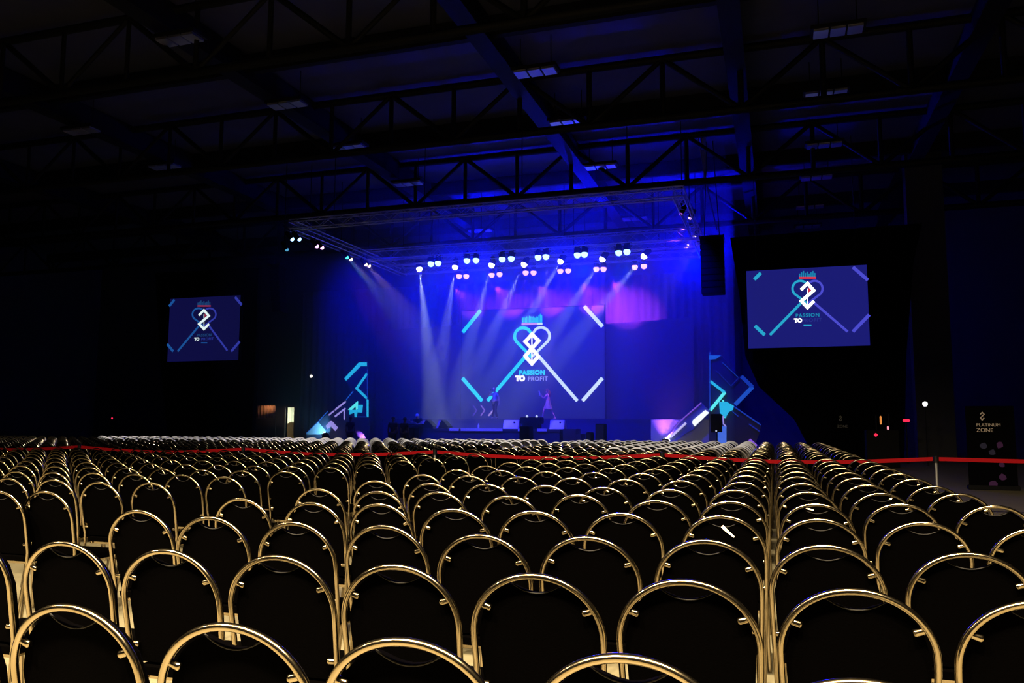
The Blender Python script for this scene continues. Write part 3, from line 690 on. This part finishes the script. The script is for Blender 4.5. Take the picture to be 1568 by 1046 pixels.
def stand(h=1.75, **kw):
    k = h/1.75
    J = dict(pelvis=(0, 0, .95), chest=(0, .01, 1.32), neck=(0, .01, 1.50), head=(0, .035, 1.63),
        lshoulder=(-.18, 0, 1.42), lelbow=(-.23, -.02, 1.13), lwrist=(-.24, .08, .90), lhand=(-.24, .11, .82),
        rshoulder=(.18, 0, 1.42), relbow=(.23, -.02, 1.13), rwrist=(.24, .08, .90), rhand=(.24, .11, .82),
        lhip=(-.09, 0, .90), lknee=(-.10, .03, .50), lankle=(-.10, 0, .09), ltoe=(-.12, .15, .04),
        rhip=(.09, 0, .90), rknee=(.10, .03, .50), rankle=(.10, 0, .09), rtoe=(.12, .15, .04))
    J.update(kw); return {a: tuple(c*k for c in b) if a != 'face' else b for a, b in J.items()}
# the man: seen from the side-front, microphone arm across, head bowed over it
pm = P(758, 641.8, 42.2)
man = person('performer on stage in blue shirt and dark trousers, bent arm raised with a microphone', (pm.x, 42.2, ZU), math.pi*.80,
    stand(1.72, relbow=(.33, .22, 1.30), rwrist=(.08, .36, 1.48), rhand=(.02, .33, 1.53), lelbow=(-.26, -.10, 1.14), lwrist=(-.30, -.05, .88), lhand=(-.30, -.02, .80),
          head=(.0, .07, 1.62), lknee=(-.12, .06, .5), lankle=(-.12, -.06, .09), ltoe=(-.15, .08, .04), rknee=(.1, .0, .5), rankle=(.13, .06, .09), rtoe=(.15, .2, .04)),
    mat('blue_shirt', (.10, .16, .42), .8), CLOTHD, CLOTHD, hair=mat('light_hair', (.30, .24, .22), .6))
MBm = MB().lathe((0,0,0), (.2, .3, .9), [(0, .016), (.16, .02), (.17, .028), (.21, .028), (.225, .01)], 10)
mic = MBm.build('microphone', BLACK); mw = Matrix.Translation((pm.x, 42.2, ZU)) @ Matrix.Rotation(math.pi*.80, 4, 'Z')
mic.location = mw @ Vector((.02*.98, .33*.98, 1.46)); tag(mic, "hand microphone in the raised fist of the blue-shirted performer", 'microphone')
# the woman: striding to the left, arms up holding pale sheets
pw = P(842, 641.8, 42.4)
wo = person('performer on stage in a grey skirt, striding left with both arms raised', (pw.x-.1, 42.4, ZU), math.pi*.5,
    stand(1.62, chest=(0, .02, 1.30), head=(0, .05, 1.63), lshoulder=(-.16, .02, 1.42), rshoulder=(.16, .0, 1.42), lelbow=(-.17, .22, 1.20), lwrist=(-.10, .40, 1.36), lhand=(-.08, .43, 1.43),
          relbow=(.18, .20, 1.18), rwrist=(.10, .38, 1.34), rhand=(.08, .42, 1.41), lknee=(-.09, .22, .52), lankle=(-.09, .30, .10), ltoe=(-.09, .44, .045),
          rknee=(.09, -.16, .50), rankle=(.09, -.40, .13), rtoe=(.09, -.30, .045)),
    mat('pink_top', (.55, .30, .36), .8), None, mat('nude_shoes', (.5, .32, .28), .5), skirt=mat('grey_skirt', (.22, .20, .26), .85), longhair=True, hair=mat('brown_hair', (.10, .05, .04), .5))
mw = Matrix.Translation((pw.x-.1, 42.4, ZU)) @ Matrix.Rotation(math.pi*.5, 4, 'Z')
sh = MB().prism([(-.10, .42, 1.26), (.10, .42, 1.26), (.10, .50, 1.54), (-.10, .50, 1.54)], (0, .02, .004)).build('paper_sheet', WHITE)
sh.matrix_world = mw; tag(sh, 'pale sheets held up in front of the striding performer', 'paper')
spot('performer_fill', (pw.x+.6, 39.6, 9.6), (pw.x, 42.4, ZU+1), 4000, (1, .4, .62), 8, .6)  # unseen spots added to brighten the two performers
spot('performer_fill', (pm.x-.5, 39.6, 9.6), (pm.x, 42.2, ZU+1.2), 900, (.6, .5, 1), 7, .6)
# dark figures standing on the floor before the stage
for x, yh, D, rz, lb in ((602, 638.5, 36.2, .2, 'dark silhouetted person by the left end of the stage, the left of two'),
                      (619.5, 639.5, 36.0, -.2, 'dark silhouetted person by the left end of the stage, right one of two'),
                      (537, 638, 37.4, .1, 'dark silhouetted person standing in front of the left stage set')):
    q = P(x, yh, D); person(lb, (q.x, D, 0), rz, stand(q.z), CLOTHD, CLOTHD, CLOTHD, skin=mat('dim_skin', (.12, .08, .06), .7), group='dark figures before the stage')  # skin colour darkened to stand in for the shade on these figures
# seated on the stage edge
q = P(641, 655, 37.3)
person('person in dark clothes and pale cap sitting on the left stage end, white shoes dangling', (q.x-.05, 37.36, ZD), math.pi*.97,
    dict(pelvis=(0, -.10, .13), chest=(0, .0, .40), neck=(0, .06, .50), head=(0, .12, .60), lshoulder=(-.17, .02, .46), lelbow=(-.25, .12, .27), lwrist=(-.14, .32, .22), lhand=(-.10, .37, .25),
         rshoulder=(.17, .02, .46), relbow=(.30, .14, .30), rwrist=(.32, .30, .38), rhand=(.32, .34, .44), lhip=(-.09, -.06, .11), lknee=(-.11, .36, .12), lankle=(-.10, .34, -.24), ltoe=(-.11, .46, -.30),
         rhip=(.09, -.06, .11), rknee=(.11, .36, .12), rankle=(.12, .36, -.22), rtoe=(.13, .48, -.27)), CLOTHD, CLOTHD, mat('white_shoes', (.85, .85, .9), .5), hair=mat('pale_cap', (.7, .7, .75), .7))

# ------------------------------------------------------------------ chairs
TW, ZA, RZ_, TOPZ = .211, .72, .19, .921
def lean(z): return -(z-.45)*.20 if z > .45 else -(.45-z)*.12
def hoop_path(nside, narc):
    pts = []
    for i in range(nside): z = .0+.69*i/(nside-1) if nside > 2 else (0, .45)[i]; pts.append((-(.185+.026*min(1, z/.66)), z))
    for i in range(narc+1):
        a = math.pi-math.pi*i/narc; pts.append((TW*math.cos(a), ZA+RZ_*math.sin(a)))
    for i in range(nside-1, -1, -1): z = .0+.69*i/(nside-1) if nside > 2 else (0, .45)[i]; pts.append(((.185+.026*min(1, z/.66)), z))
    return [(x, lean(z), z) for x, z in pts]
def add_hoop(mb, n, nside, narc, mi=0): return mb.tube(hoop_path(nside, narc), .0105, n, mi)
def inner(x, gap=.013):   # inner arch height
    r = TW-gap; return ZA+(RZ_-gap)*math.sqrt(max(0, 1-(x/r)**2))
def pad_outline(narc):
    r = TW-.013; pts = [(-.178, .475), (-.192, .58), (-r, ZA)]
    xc = .088
    for i in range(1, narc+1):
        x = -r+(r-xc)*math.sin(i/narc*math.pi/2); pts.append((x, inner(x)))
    for i in range(1, 6):
        x = -xc+2*xc*i/6; pts.append((x, .853+x*x/(2*.115)+.0))
    L = [p for p in pts]
    rr = [(-x, z) for x, z in pts[:3+narc]][::-1]
    return L+rr
def add_pad(mb, narc, mi=0, t=.034):
    pts = pad_outline(narc); c = [(x, lean(z)+.014, z) for x, z in pts]; n = len(c)
    ins = [(x*.955, lean(z)+.02+t, .66+(z-.66)*.95) for x, z in pts]
    ba = [(x, lean(z)+.02+t*.6, z) for x, z in pts]
    vs = c+ba+ins
    fs = [tuple(range(n)), tuple(range(3*n-1, 2*n-1, -1))]
    for k in (0, 1):
        for i in range(n): j = (i+1) % n; fs.append((k*n+i, (k+1)*n+i, (k+1)*n+j, k*n+j))
    return mb.add(vs, fs, mi)
def add_piping(mb, mi, r=.0026, n=5):
    xc = .092; return mb.tube([(x, lean(.86)+.013, .853+x*x/(2*.115)) for x in [xc*(i/5-1) for i in range(11)]], r, n, mi, caps=False)
def add_seat(mb, mi=0, hi=True):
    if not hi: return mb.box((-.195, -.0, .425), (.195, .40, .475), mi)
    bm = bmesh.new(); bmesh.ops.create_grid(bm, x_segments=8, y_segments=8, size=.5); vs = []
    for v in bm.verts:
        x, y = v.co.x*2, v.co.y*2; e = max(abs(x)**4, abs(y)**4)
        w = .185+.018*(v.co.y+.5)
        vs.append((x*w, .205+y*.205, .478-.02*e+.008*(1-e)))
    top = vs; fs = [[v.index for v in f.verts] for f in bm.faces]; n = len(vs); bm.free()
    ring = [i for i, v in enumerate(top) if abs(abs(v[1]-.205)-.205) < 1e-5 or abs(abs(v[0])-(.185+.018*((v[1]-.205)/.41+.5))) < 1e-5]
    ring.sort(key=lambda i: math.atan2(top[i][1]-.205, top[i][0])); bot = [(top[i][0]*.97, .205+(top[i][1]-.205)*.97, .425) for i in ring]
    m = len(ring); F2 = [(ring[i], n+i, n+(i+1) % m, ring[(i+1) % m]) for i in range(m)]
    mb.add(top+bot, fs, mi, True); o = len(mb.v)-n-m
    mb.f += [tuple(k+o for k in f) for f in F2]+[tuple(n+o+i for i in range(m))[::-1]]; mb.m += [mi]*(m+1); mb.sm += [False]*(m+1)
    return mb
def front_leg(s): return [(s*.165, .02, .415), (s*.180, .36, .415), (s*.183, .385, .39), (s*.19, .43, .0)]
def bracket(mb, s, z, n=10, mi=0):
    x = TW*math.sqrt(max(0, 1-((z-ZA)/RZ_)**2)) if z > ZA else .185+.026*min(1, z/.66)
    d = Vector((-s*(.93 if z > ZA else 1), 0, -.28 if z > ZA else 0)).normalized(); o = Vector((s*x, lean(z)+.006, z))
    return mb.lathe(o, d, [(0, .0098), (.032, .0115), (.037, .0105), (.039, .006)], n, mi)
me_hoop = add_hoop(MB(), 10, 8, 28).mesh('frame', GOLD)
me_pad = add_piping(add_pad(MB(), 8), 1).mesh('backrest', [VINYL, PIPING])
me_seat = add_seat(MB()).mesh('seat', VINYL)
me_leg = {s: MB().tube(front_leg(s), .0105, 8).mesh('leg', GOLD) for s in (-1, 1)}
me_rail = MB().box((-.175, .03, .405), (.175, .05, .424)).mesh('seat_rail', GOLD)
me_rail2 = MB().box((-.18, .33, .405), (.18, .35, .424)).mesh('seat_rail', GOLD)
me_br = {(s, z): bracket(MB(), s, z).mesh('bracket', GOLD) for s in (-1, 1) for z in (.81, .545)}
def lowpoly(n, nside, narc, brk):
    mb = add_hoop(MB(), n, nside, narc); add_pad(mb, 4 if narc > 10 else 2, 1); add_seat(mb, 1, False); add_piping(mb, 2, .0035, 3)
    for s in (-1, 1):
        mb.tube(front_leg(s), .0105, 4)
        if brk: bracket(mb, s, .81, 5); bracket(mb, s, .545, 5)
    return mb
me_mid = lowpoly(8, 5, 18, True).mesh('banquet_chair', [GOLD, VINYL, PIPING])
MB_FAR = lowpoly(5, 3, 12, False)
# grey covered chair: a stretch cover over back and seat down to the floor
def cover_mesh():
    mb = MB(); n = 14; sec = []
    def arch(w, z0, zt, y0):
        out = [(-w*.96, y0, 0)]
        for i in range(n+1):
            a = math.pi-math.pi*i/n; out.append((w*math.cos(a), y0+lean(ZA+.2*math.sin(a))*.9, ZA+(zt-ZA)*math.sin(a)))
        out.append((w*.96, y0, 0)); return out
    A = arch(.232, 0, .935, -.035); B = arch(.232, 0, .935, .03); A2 = arch(.21, 0, .91, -.05); B2 = arch(.21, 0, .91, .045)
    m = len(A); vs = A2+A+B+B2; fs = [tuple(range(m))]
    for k in range(3): fs += [(k*m+i, k*m+i+1, (k+1)*m+i+1, (k+1)*m+i) for i in range(m-1)]
    fs.append(tuple(range(4*m-1, 3*m-1, -1))); mb.add(vs, fs, 0, True)
    mb.bevel_box((-.215, .05, .0), (.215, .46, .48), .03)
    return mb
me_cov = cover_mesh().mesh('covered_chair', COVER)

COLW, D0, ROWP, L0 = .486, 2.594, .913, .192
AISLE, ROFF = -4.881, -.061
MEAS = {0:[(1310,900,0),(1050,886,-1),(818,877,-2),(607,863,-3),(425,849,-4),(255,840,-5),(97,828,-6),(-54,819,-7)],
-1:[(1325,1038,0),(960,1000,-1),(620,975,-2),(350,953,-3),(105,924,-4)],
1:[(1265,833,0),(1485,845,1),(1082,825,-1),(900,820,-2),(737,817,-3),(588,803,-4),(450,798,-5),(322,790,-6),(212,780,-7)],
2:[(1255,793,0),(1414,798,1),(1106,788,-1),(952,784,-2),(818,781,-3),(695,778,-4),(581,770,-5),(477,768,-6),(369,762,-7)],
3:[(1250,770,0),(1380,770,1),(1524,773,2),(1119,766,-1),(1005,765,-2),(887,756,-3),(780,758,-4),(672,752,-5),(579,751,-6),(487,747,-7)],
4:[(1238,752,0),(1350,754,1),(1469,755,2),(1126,749,-1),(1026,748,-2),(925,745,-3),(836,742,-4),(745,740,-5),(659,739,-6),(575,735,-7)]}
MEASL = {2:[(69,751,0)],3:[(231,738,0),(152,737,-1),(82,733,-2),(12,731,-3)],4:[(343,729,0),(278,726,-1),(206.5,725,-2),(143,723,-3),(81,722,-4)]}
mpos = {}
for n, l in MEAS.items():
    for x, y, c in l: mpos[('R', n, c)] = PZ(x, y, TOPZ)
for n, l in MEASL.items():
    for x, y, c in l: mpos[('L', n, c)] = PZ(x, y, TOPZ)
random.seed(5)
def grid(b, n, c):
    if (b, n, c) in mpos: p = mpos[(b, n, c)]; return p.x, p.y
    x = L0+COLW*c+(AISLE if b == 'L' else 0)+random.uniform(-.012, .012); y = D0+ROWP*n+(ROFF if b == 'L' else 0)+random.uniform(-.02, .02)
    return x, y
def in_view(x, y, margin=120):
    v = Vector((x, y, TOPZ))-EYE; z = v.dot(FW)
    if z < .3: return False
    px = 784+F*v.dot(RT)/z; py = 523-F*v.dot(UP)/z
    hw = .24*F/z
    return -hw*.85 < px < 1568+hw*.85 and py < 1046+10
slots = []      # (y, x, block, row, seat)
for n in range(-1, 12):
    for c in range(2, -8, -1):
        x, y = grid('R', n, c)
        if in_view(x, y): slots.append((y, x, 'R', n+2, 3-c))
    for c in range(0, -40, -1):
        if n < 2: continue
        x, y = grid('L', n, c)
        if in_view(x, y): slots.append((y, x, 'L', n+2, 1-c))
YV, NV = 14.05, 13
vip = []; cov = []
for n in range(NV):
    for c in range(2, -62, -1):
        x = L0+COLW*c+random.uniform(-.015, .015); y = YV+ROWP*n+random.uniform(-.02, .02)
        if c in (-13, -14): continue                     # gap between seat blocks
        if not in_view(x, y): continue
        ang = x/y
        if c <= -2 and ang > -.985 and (n >= 8 or (n >= 3 and c >= -7)): cov.append((y, x, n, c))
        else: vip.append((y, x, n, c))
def put(x, y, rz, me=None):
    z = math.radians(rz); off = Vector((-math.sin(z)*lean(.91), math.cos(z)*lean(.91), 0))
    return (x-off.x, y-off.y, 0), z
protos = {}
def detailed(x, y, rz):
    loc, z = put(x, y, rz); r = empty('banquet_chair', loc, z)
    for nm, me in [('frame', me_hoop), ('backrest', me_pad), ('seat', me_seat), ('seat_rail', me_rail), ('seat_rail', me_rail2)]+[('leg', me_leg[s]) for s in (-1, 1)]+[('bracket', m) for m in me_br.values()]:
        o = link(bpy.data.objects.new(nm, me)); o.parent = r
    return r
nd = 0
slots.sort()
for i, (y, x, b, row, seat) in enumerate(slots):
    rz = random.uniform(-2.2, 2.2)
    if row <= 8:
        r = detailed(x, y, rz)
    else:
        loc, z = put(x, y, rz); r = link(bpy.data.objects.new('banquet_chair', me_mid)); r.location = loc; r.rotation_euler.z = z
    if b == 'R': lb = 'black gold-hooped banquet chair, %s row from viewer, %s seat from the right end' % (ordinal(row), ordinal(seat))
    else: lb = 'black gold-hooped banquet chair left of the aisle, %s row from viewer, %s seat from aisle' % (ordinal(row), ordinal(seat))
    tag(r, lb, 'chair', 'gold-framed banquet chairs')
nrem = max(0, 300-len(slots))
vip.sort(); vip.sort(key=lambda t: (round((t[0]-YV)/ROWP), -t[1]))
for (y, x, n, c) in vip[:nrem]:
    loc, z = put(x, y, random.uniform(-2, 2)); r = link(bpy.data.objects.new('banquet_chair', me_mid)); r.location = loc; r.rotation_euler.z = z
    tag(r, 'black gold-hooped banquet chair beyond the red belt, %s row there, %s seat from right end' % (ordinal(n+1), ordinal(3-c)), 'chair', 'gold-framed banquet chairs')
V = np.array(MB_FAR.v); big = MB()
allv = []; allf = []; allm = []; alls = []
for (y, x, n, c) in vip[nrem:]:
    loc, z = put(x, y, random.uniform(-2, 2)); cz, sz = math.cos(z), math.sin(z)
    w = np.c_[V[:, 0]*cz-V[:, 1]*sz+loc[0], V[:, 0]*sz+V[:, 1]*cz+loc[1], V[:, 2]]; o = len(allv)
    allv += w.tolist(); allf += [tuple(k+o for k in f) for f in MB_FAR.f]; allm += MB_FAR.m; alls += MB_FAR.sm
big.v, big.f, big.m, big.sm = allv, allf, allm, alls
tag(big.build('banquet_chairs', [GOLD, VINYL, PIPING]), 'far rows of black gold-hooped banquet chairs between the red belt and grey-covered rows', 'chair', 'gold-framed banquet chairs', 'stuff')
for (y, x, n, c) in cov:
    loc, z = put(x, y, random.uniform(-2, 2)); r = link(bpy.data.objects.new('covered_chair', me_cov)); r.location = loc; r.rotation_euler.z = z
    tag(r, 'grey covered chair beyond the red belt, %s row there, %s seat from the right end' % (ordinal(n+1), ordinal(3-c)), 'chair', 'grey covered chairs before the stage')

# paper tags left on two chair backs
def paper(label, px, py, D, ang, l, w):
    p = P(px, py, D); c, s = math.cos(ang), math.sin(ang)
    mb = MB(); ext = (0, .0012, 0); q = lambda u, v: (u*c-v*s, 0, u*s+v*c)
    mb.prism([q(-l/2, -w), q(-l/6, -w), q(l/2, -w*.4), q(l/2, w*.4), q(-l/6, w*.5), q(-l/2, w*.8)], ext)
    tag(mb.build('paper_tag', mat('paper', (.75, .68, .6), .8), None, p), label, 'paper tag')
pc = mpos[('R', 2, -1)]; paper('white paper strip stuck on a chair back in the fourth row', 1115, 814, pc.y-.005+.02, -.75, .08, .009)
pc = mpos[('R', 3, 0)]; paper('short cream paper tag under a chair hoop in the fifth row', 1240, 779.5, pc.y+.008, -.3, .045, .006)

# ------------------------------------------------------------------ belt barrier
YT = 13.1
zt = P(1433, 703, YT).z
posts = [P(1433, 703, YT).x-3.9*k for k in range(-1, 6)]
for k, x in enumerate(posts):
    r = empty('barrier_post', (x, YT, 0)); tag(r, 'slim barrier post holding the red belt, %s from the right' % ordinal(k+1), 'barrier post', 'belt barrier posts')
    MB().lathe((0,0,0), (0,0,1), [(0, .16), (.012, .16), (.03, .05), (.035, .02)], 18).build('base', BLACK, r)
    MB().tube([(0, 0, .03), (0, 0, zt-.05)], .02, 10).build('pole', mat('post_grey', (.3, .3, .3), .35, .8), r)
    MB().lathe((0, 0, zt-.05), (0, 0, 1), [(0, .036), (.09, .036), (.10, .02)], 14).build('belt_head', BLACK, r)
for k in range(len(posts)-1):
    a, b = posts[k+1]+.04, posts[k]-.04; mb = MB(); n = 10
    for i in range(n):
        s0, s1 = -(.02 if k < 1 else .075)*math.sin(math.pi*i/n), -(.02 if k < 1 else .075)*math.sin(math.pi*(i+1)/n); x0, x1 = a+(b-a)*i/n, a+(b-a)*(i+1)/n
        mb.prism([(x0, YT, zt-.027+s0), (x1, YT, zt-.027+s1), (x1, YT, zt+.027+s1), (x0, YT, zt+.027+s0)], (0, .003, 0))
    tag(mb.build('barrier_belt', RED), 'red retractable barrier belt between posts, %s span from the right' % ordinal(k+1), 'barrier belt', 'red belt spans')

# ------------------------------------------------------------------ banners and small lights at the right
GREYT = mat('banner_print', (.62, .52, .45), .8); PURP = mat('banner_purple', (.06, .01, .10), .8); PURB = mat('banner_blue', (.02, .02, .07), .8)
def banner(label, px, ytop, D, w, htop, words, k):
    x = P(px, 650, D).x; r = empty('roll_up_banner', (x, D, 0)); tag(r, label, 'banner')
    MB().box((-w/2, 0, .10), (w/2, .006, htop)).build('panel', mat('banner_black', (.0015, .0015, .002), .9, spec=.02), r)
    MB().bevel_box((-w/2-.03, -.09, 0), (w/2+.03, .09, .10), .015).build('base', BLACK, r)
    MB().tube([(0, .03, .1), (0, .03, htop)], .012, 6).build('pole', STEEL, r)
    e = MB(); X = lambda u, v: (u, -.01, v); return r
ban = banner('black roll-up banner with a zigzag emblem and PLATINUM ZONE lettering', 1516, 622, 20.4, .95, P(1516, 622, 20.4).z, None, 1)
kk = (P(1513, 650, 20.4)-EYE).dot(FW)/F; o = ban.location
MB().strip([P(x, y, 20.385)-o for x, y in [(1501, 634.5), (1504, 631.5), (1507, 634.5), (1501.3, 640), (1504, 643), (1507, 640)]], 1.5*kk, (0, .008, 0)).build('emblem', GREYT, ban)
lettering('PLATINUM', P(1513.5, 651, 20.385), 6.6*kk, GREYT, ban, 1.0, .0, 1.05)
lettering('ZONE', P(1508, 659, 20.385), 8.4*kk, GREYT, ban, 1.0, .0, 1.0)
random.seed(9)
for cx, cy, rr, m in ((1506, 683, 6, PURB), (1531, 682, 6, PURP), (1519, 693, 6, PURB), (1534, 712, 5, PURP), (1536, 731, 6, PURP), (1521, 742, 7, PURP)):
    c = P(cx, cy, 20.39)-o
    if c.x > .4: c.x = .38
    pts = [c+Vector((rr*kk*math.cos(a*.785+.3)*random.uniform(.7, 1), 0, rr*kk*math.sin(a*.785+.3)*random.uniform(.6, 1))) for a in range(8)]
    MB().prism(pts, (0, .004, 0)).build('print_patch', m, ban)
b2 = banner('small far black banner with faint grey ZONE lettering by the right drape', 1291, 630, 34.0, .9, P(1291, 633, 34.0).z, None, 1)
kk = (P(1291, 650, 34)-EYE).dot(FW)/F; o = b2.location; FG = mat('faint_print', (.35, .35, .3), .8)
MB().strip([P(x, y, 33.985)-o for x, y in [(1285, 639), (1287, 637), (1289, 639), (1285, 642.5), (1287, 644.5), (1289, 642.5)]], 1.1*kk, (0, .008, 0)).build('emblem', FG, b2)
lettering('ZONE', P(1290, 653, 33.985), 5.5*kk, FG, b2)
# equipment with indicator lights right of the stage
pe = P(1350, 690, 30.0); eq = empty('equipment_rack', (pe.x, 30.0, 0)); tag(eq, 'dark equipment rack with tiny red and orange lights at the right', 'equipment rack'); o = eq.location
MB().bevel_box((-.45, 0, 0), (.55, .7, 1.25), .02).build('case', BLACK, eq)
MB().tube([(-.1, .3, 1.25), (-.1, .3, 1.75)], .02, 6).tube([(.3, .3, 1.25), (.3, .3, 1.8)], .02, 6).build('mast', STEEL, eq)
IR = emis('red_led', (.9, .02, .08), 1.2); IO = emis('orange_led', (.75, .25, .05), 1.0); IP = emis('pink_led', (1, .35, .45), 1.2)
def led(par, px, py, D, w, h, m):
    c = P(px, py, D)-par.location; k = (P(px, py, D)-EYE).dot(FW)/F; w *= k; h *= k
    MB().bevel_box((c.x-w/2, c.y-.03, c.z-h/2), (c.x+w/2, c.y, c.z+h/2), min(w, h)*.3).build('indicator_light', m, par)
led(eq, 1348.5, 643.5, 29.99, 2.6, 13, IO); led(eq, 1341, 666, 29.99, 5, 5, IR); led(eq, 1359.5, 655.5, 29.99, 2.4, 6, IP)
pe = P(1387.5, 644, 33); ex = empty('exit_light', pe); tag(ex, 'small glowing red lamp bar on the dark right side', 'lamp')
MB().bevel_box((-.14, 0, -.07), (.16, .08, .07), .02).build('casing', BLACK, ex); MB().bevel_box((-.115, -.03, -.05), (.125, -.001, .05), .02).build('lamp', IR, ex)
MB().tube([(0, .05, -pe.z), (0, .05, -.05)], .025, 6).build('post', STEEL, ex)
def bulb(label, px, py, D, rx, m, post=True):
    p = P(px, py, D); r = empty('work_lamp', p); tag(r, label, 'lamp')
    MB().lathe((0, 0, -rx), (0, 0, 1), [(0, rx*.5), (rx*.5, rx*.85), (rx, rx), (rx*1.7, rx*.8), (rx*2, rx*.1)], 12).build('bulb', m, r)
    MB().tube([(0, .02, -p.z), (0, .02, -rx)], .02, 6).build('post', STEEL, r); return r
BW = emis('bulb_white', (1, 1, 1), 2)
bulb('bright white lamp on a post at the right of the hall', 1416.5, 618.5, 32, .085, BW)
bulb('white work lamp on a post left of the stage', 476.5, 576, 42, .085, BW)
bulb('tiny red lamp on a post in the dark far left', 171.5, 640.5, 40, .05, IR)
# lit pleated curtain at the back left
a, b = P(366, 640.5, 48.5), P(421, 621, 48.5); mb = MB(); n = 60; vs = []; fs = []
cr = empty('pleated_curtain', ((a.x+b.x)/2, 48.5, a.z)); w = b.x-a.x
for i in range(n+1):
    x = -w/2+w*i/n; y = .07*math.cos(i*2*math.pi/5)
    vs += [(x, y, 0), (x, y, b.z-a.z), (x, y+.03, b.z-a.z), (x, y+.03, 0)]
for i in range(n):
    q, s = 4*i, 4*i+4; fs += [(q, s, s+1, q+1), (q+1, s+1, s+2, q+2), (q+2, s+2, s+3, q+3), (q+3, s+3, s, q)]
MB().add(vs, fs, 0, True).build('cloth', mat('brown_drape', (.45, .26, .16), .85), cr)
MB().tube([(-w/2-.1, .02, b.z-a.z+.03), (w/2+.1, .02, b.z-a.z+.03)], .03, 6).build('rail', STEEL, cr)
MB().tube([(-w/2, .1, -a.z), (-w/2, .1, b.z-a.z+.03)], .03, 6).build('post', STEEL, cr); MB().tube([(w/2, .1, -a.z), (w/2, .1, b.z-a.z+.03)], .03, 6).build('post', STEEL, cr)
tag(cr, 'brown pleated curtain lit warm from above, left of the doorway', 'curtain')
lp = P(408, 617, 48.0); spot('curtain_lamp', (lp.x, 48.0, b.z+.6), (lp.x, 48.6, b.z-.6), 45, (1, .55, .3), 110, 1)
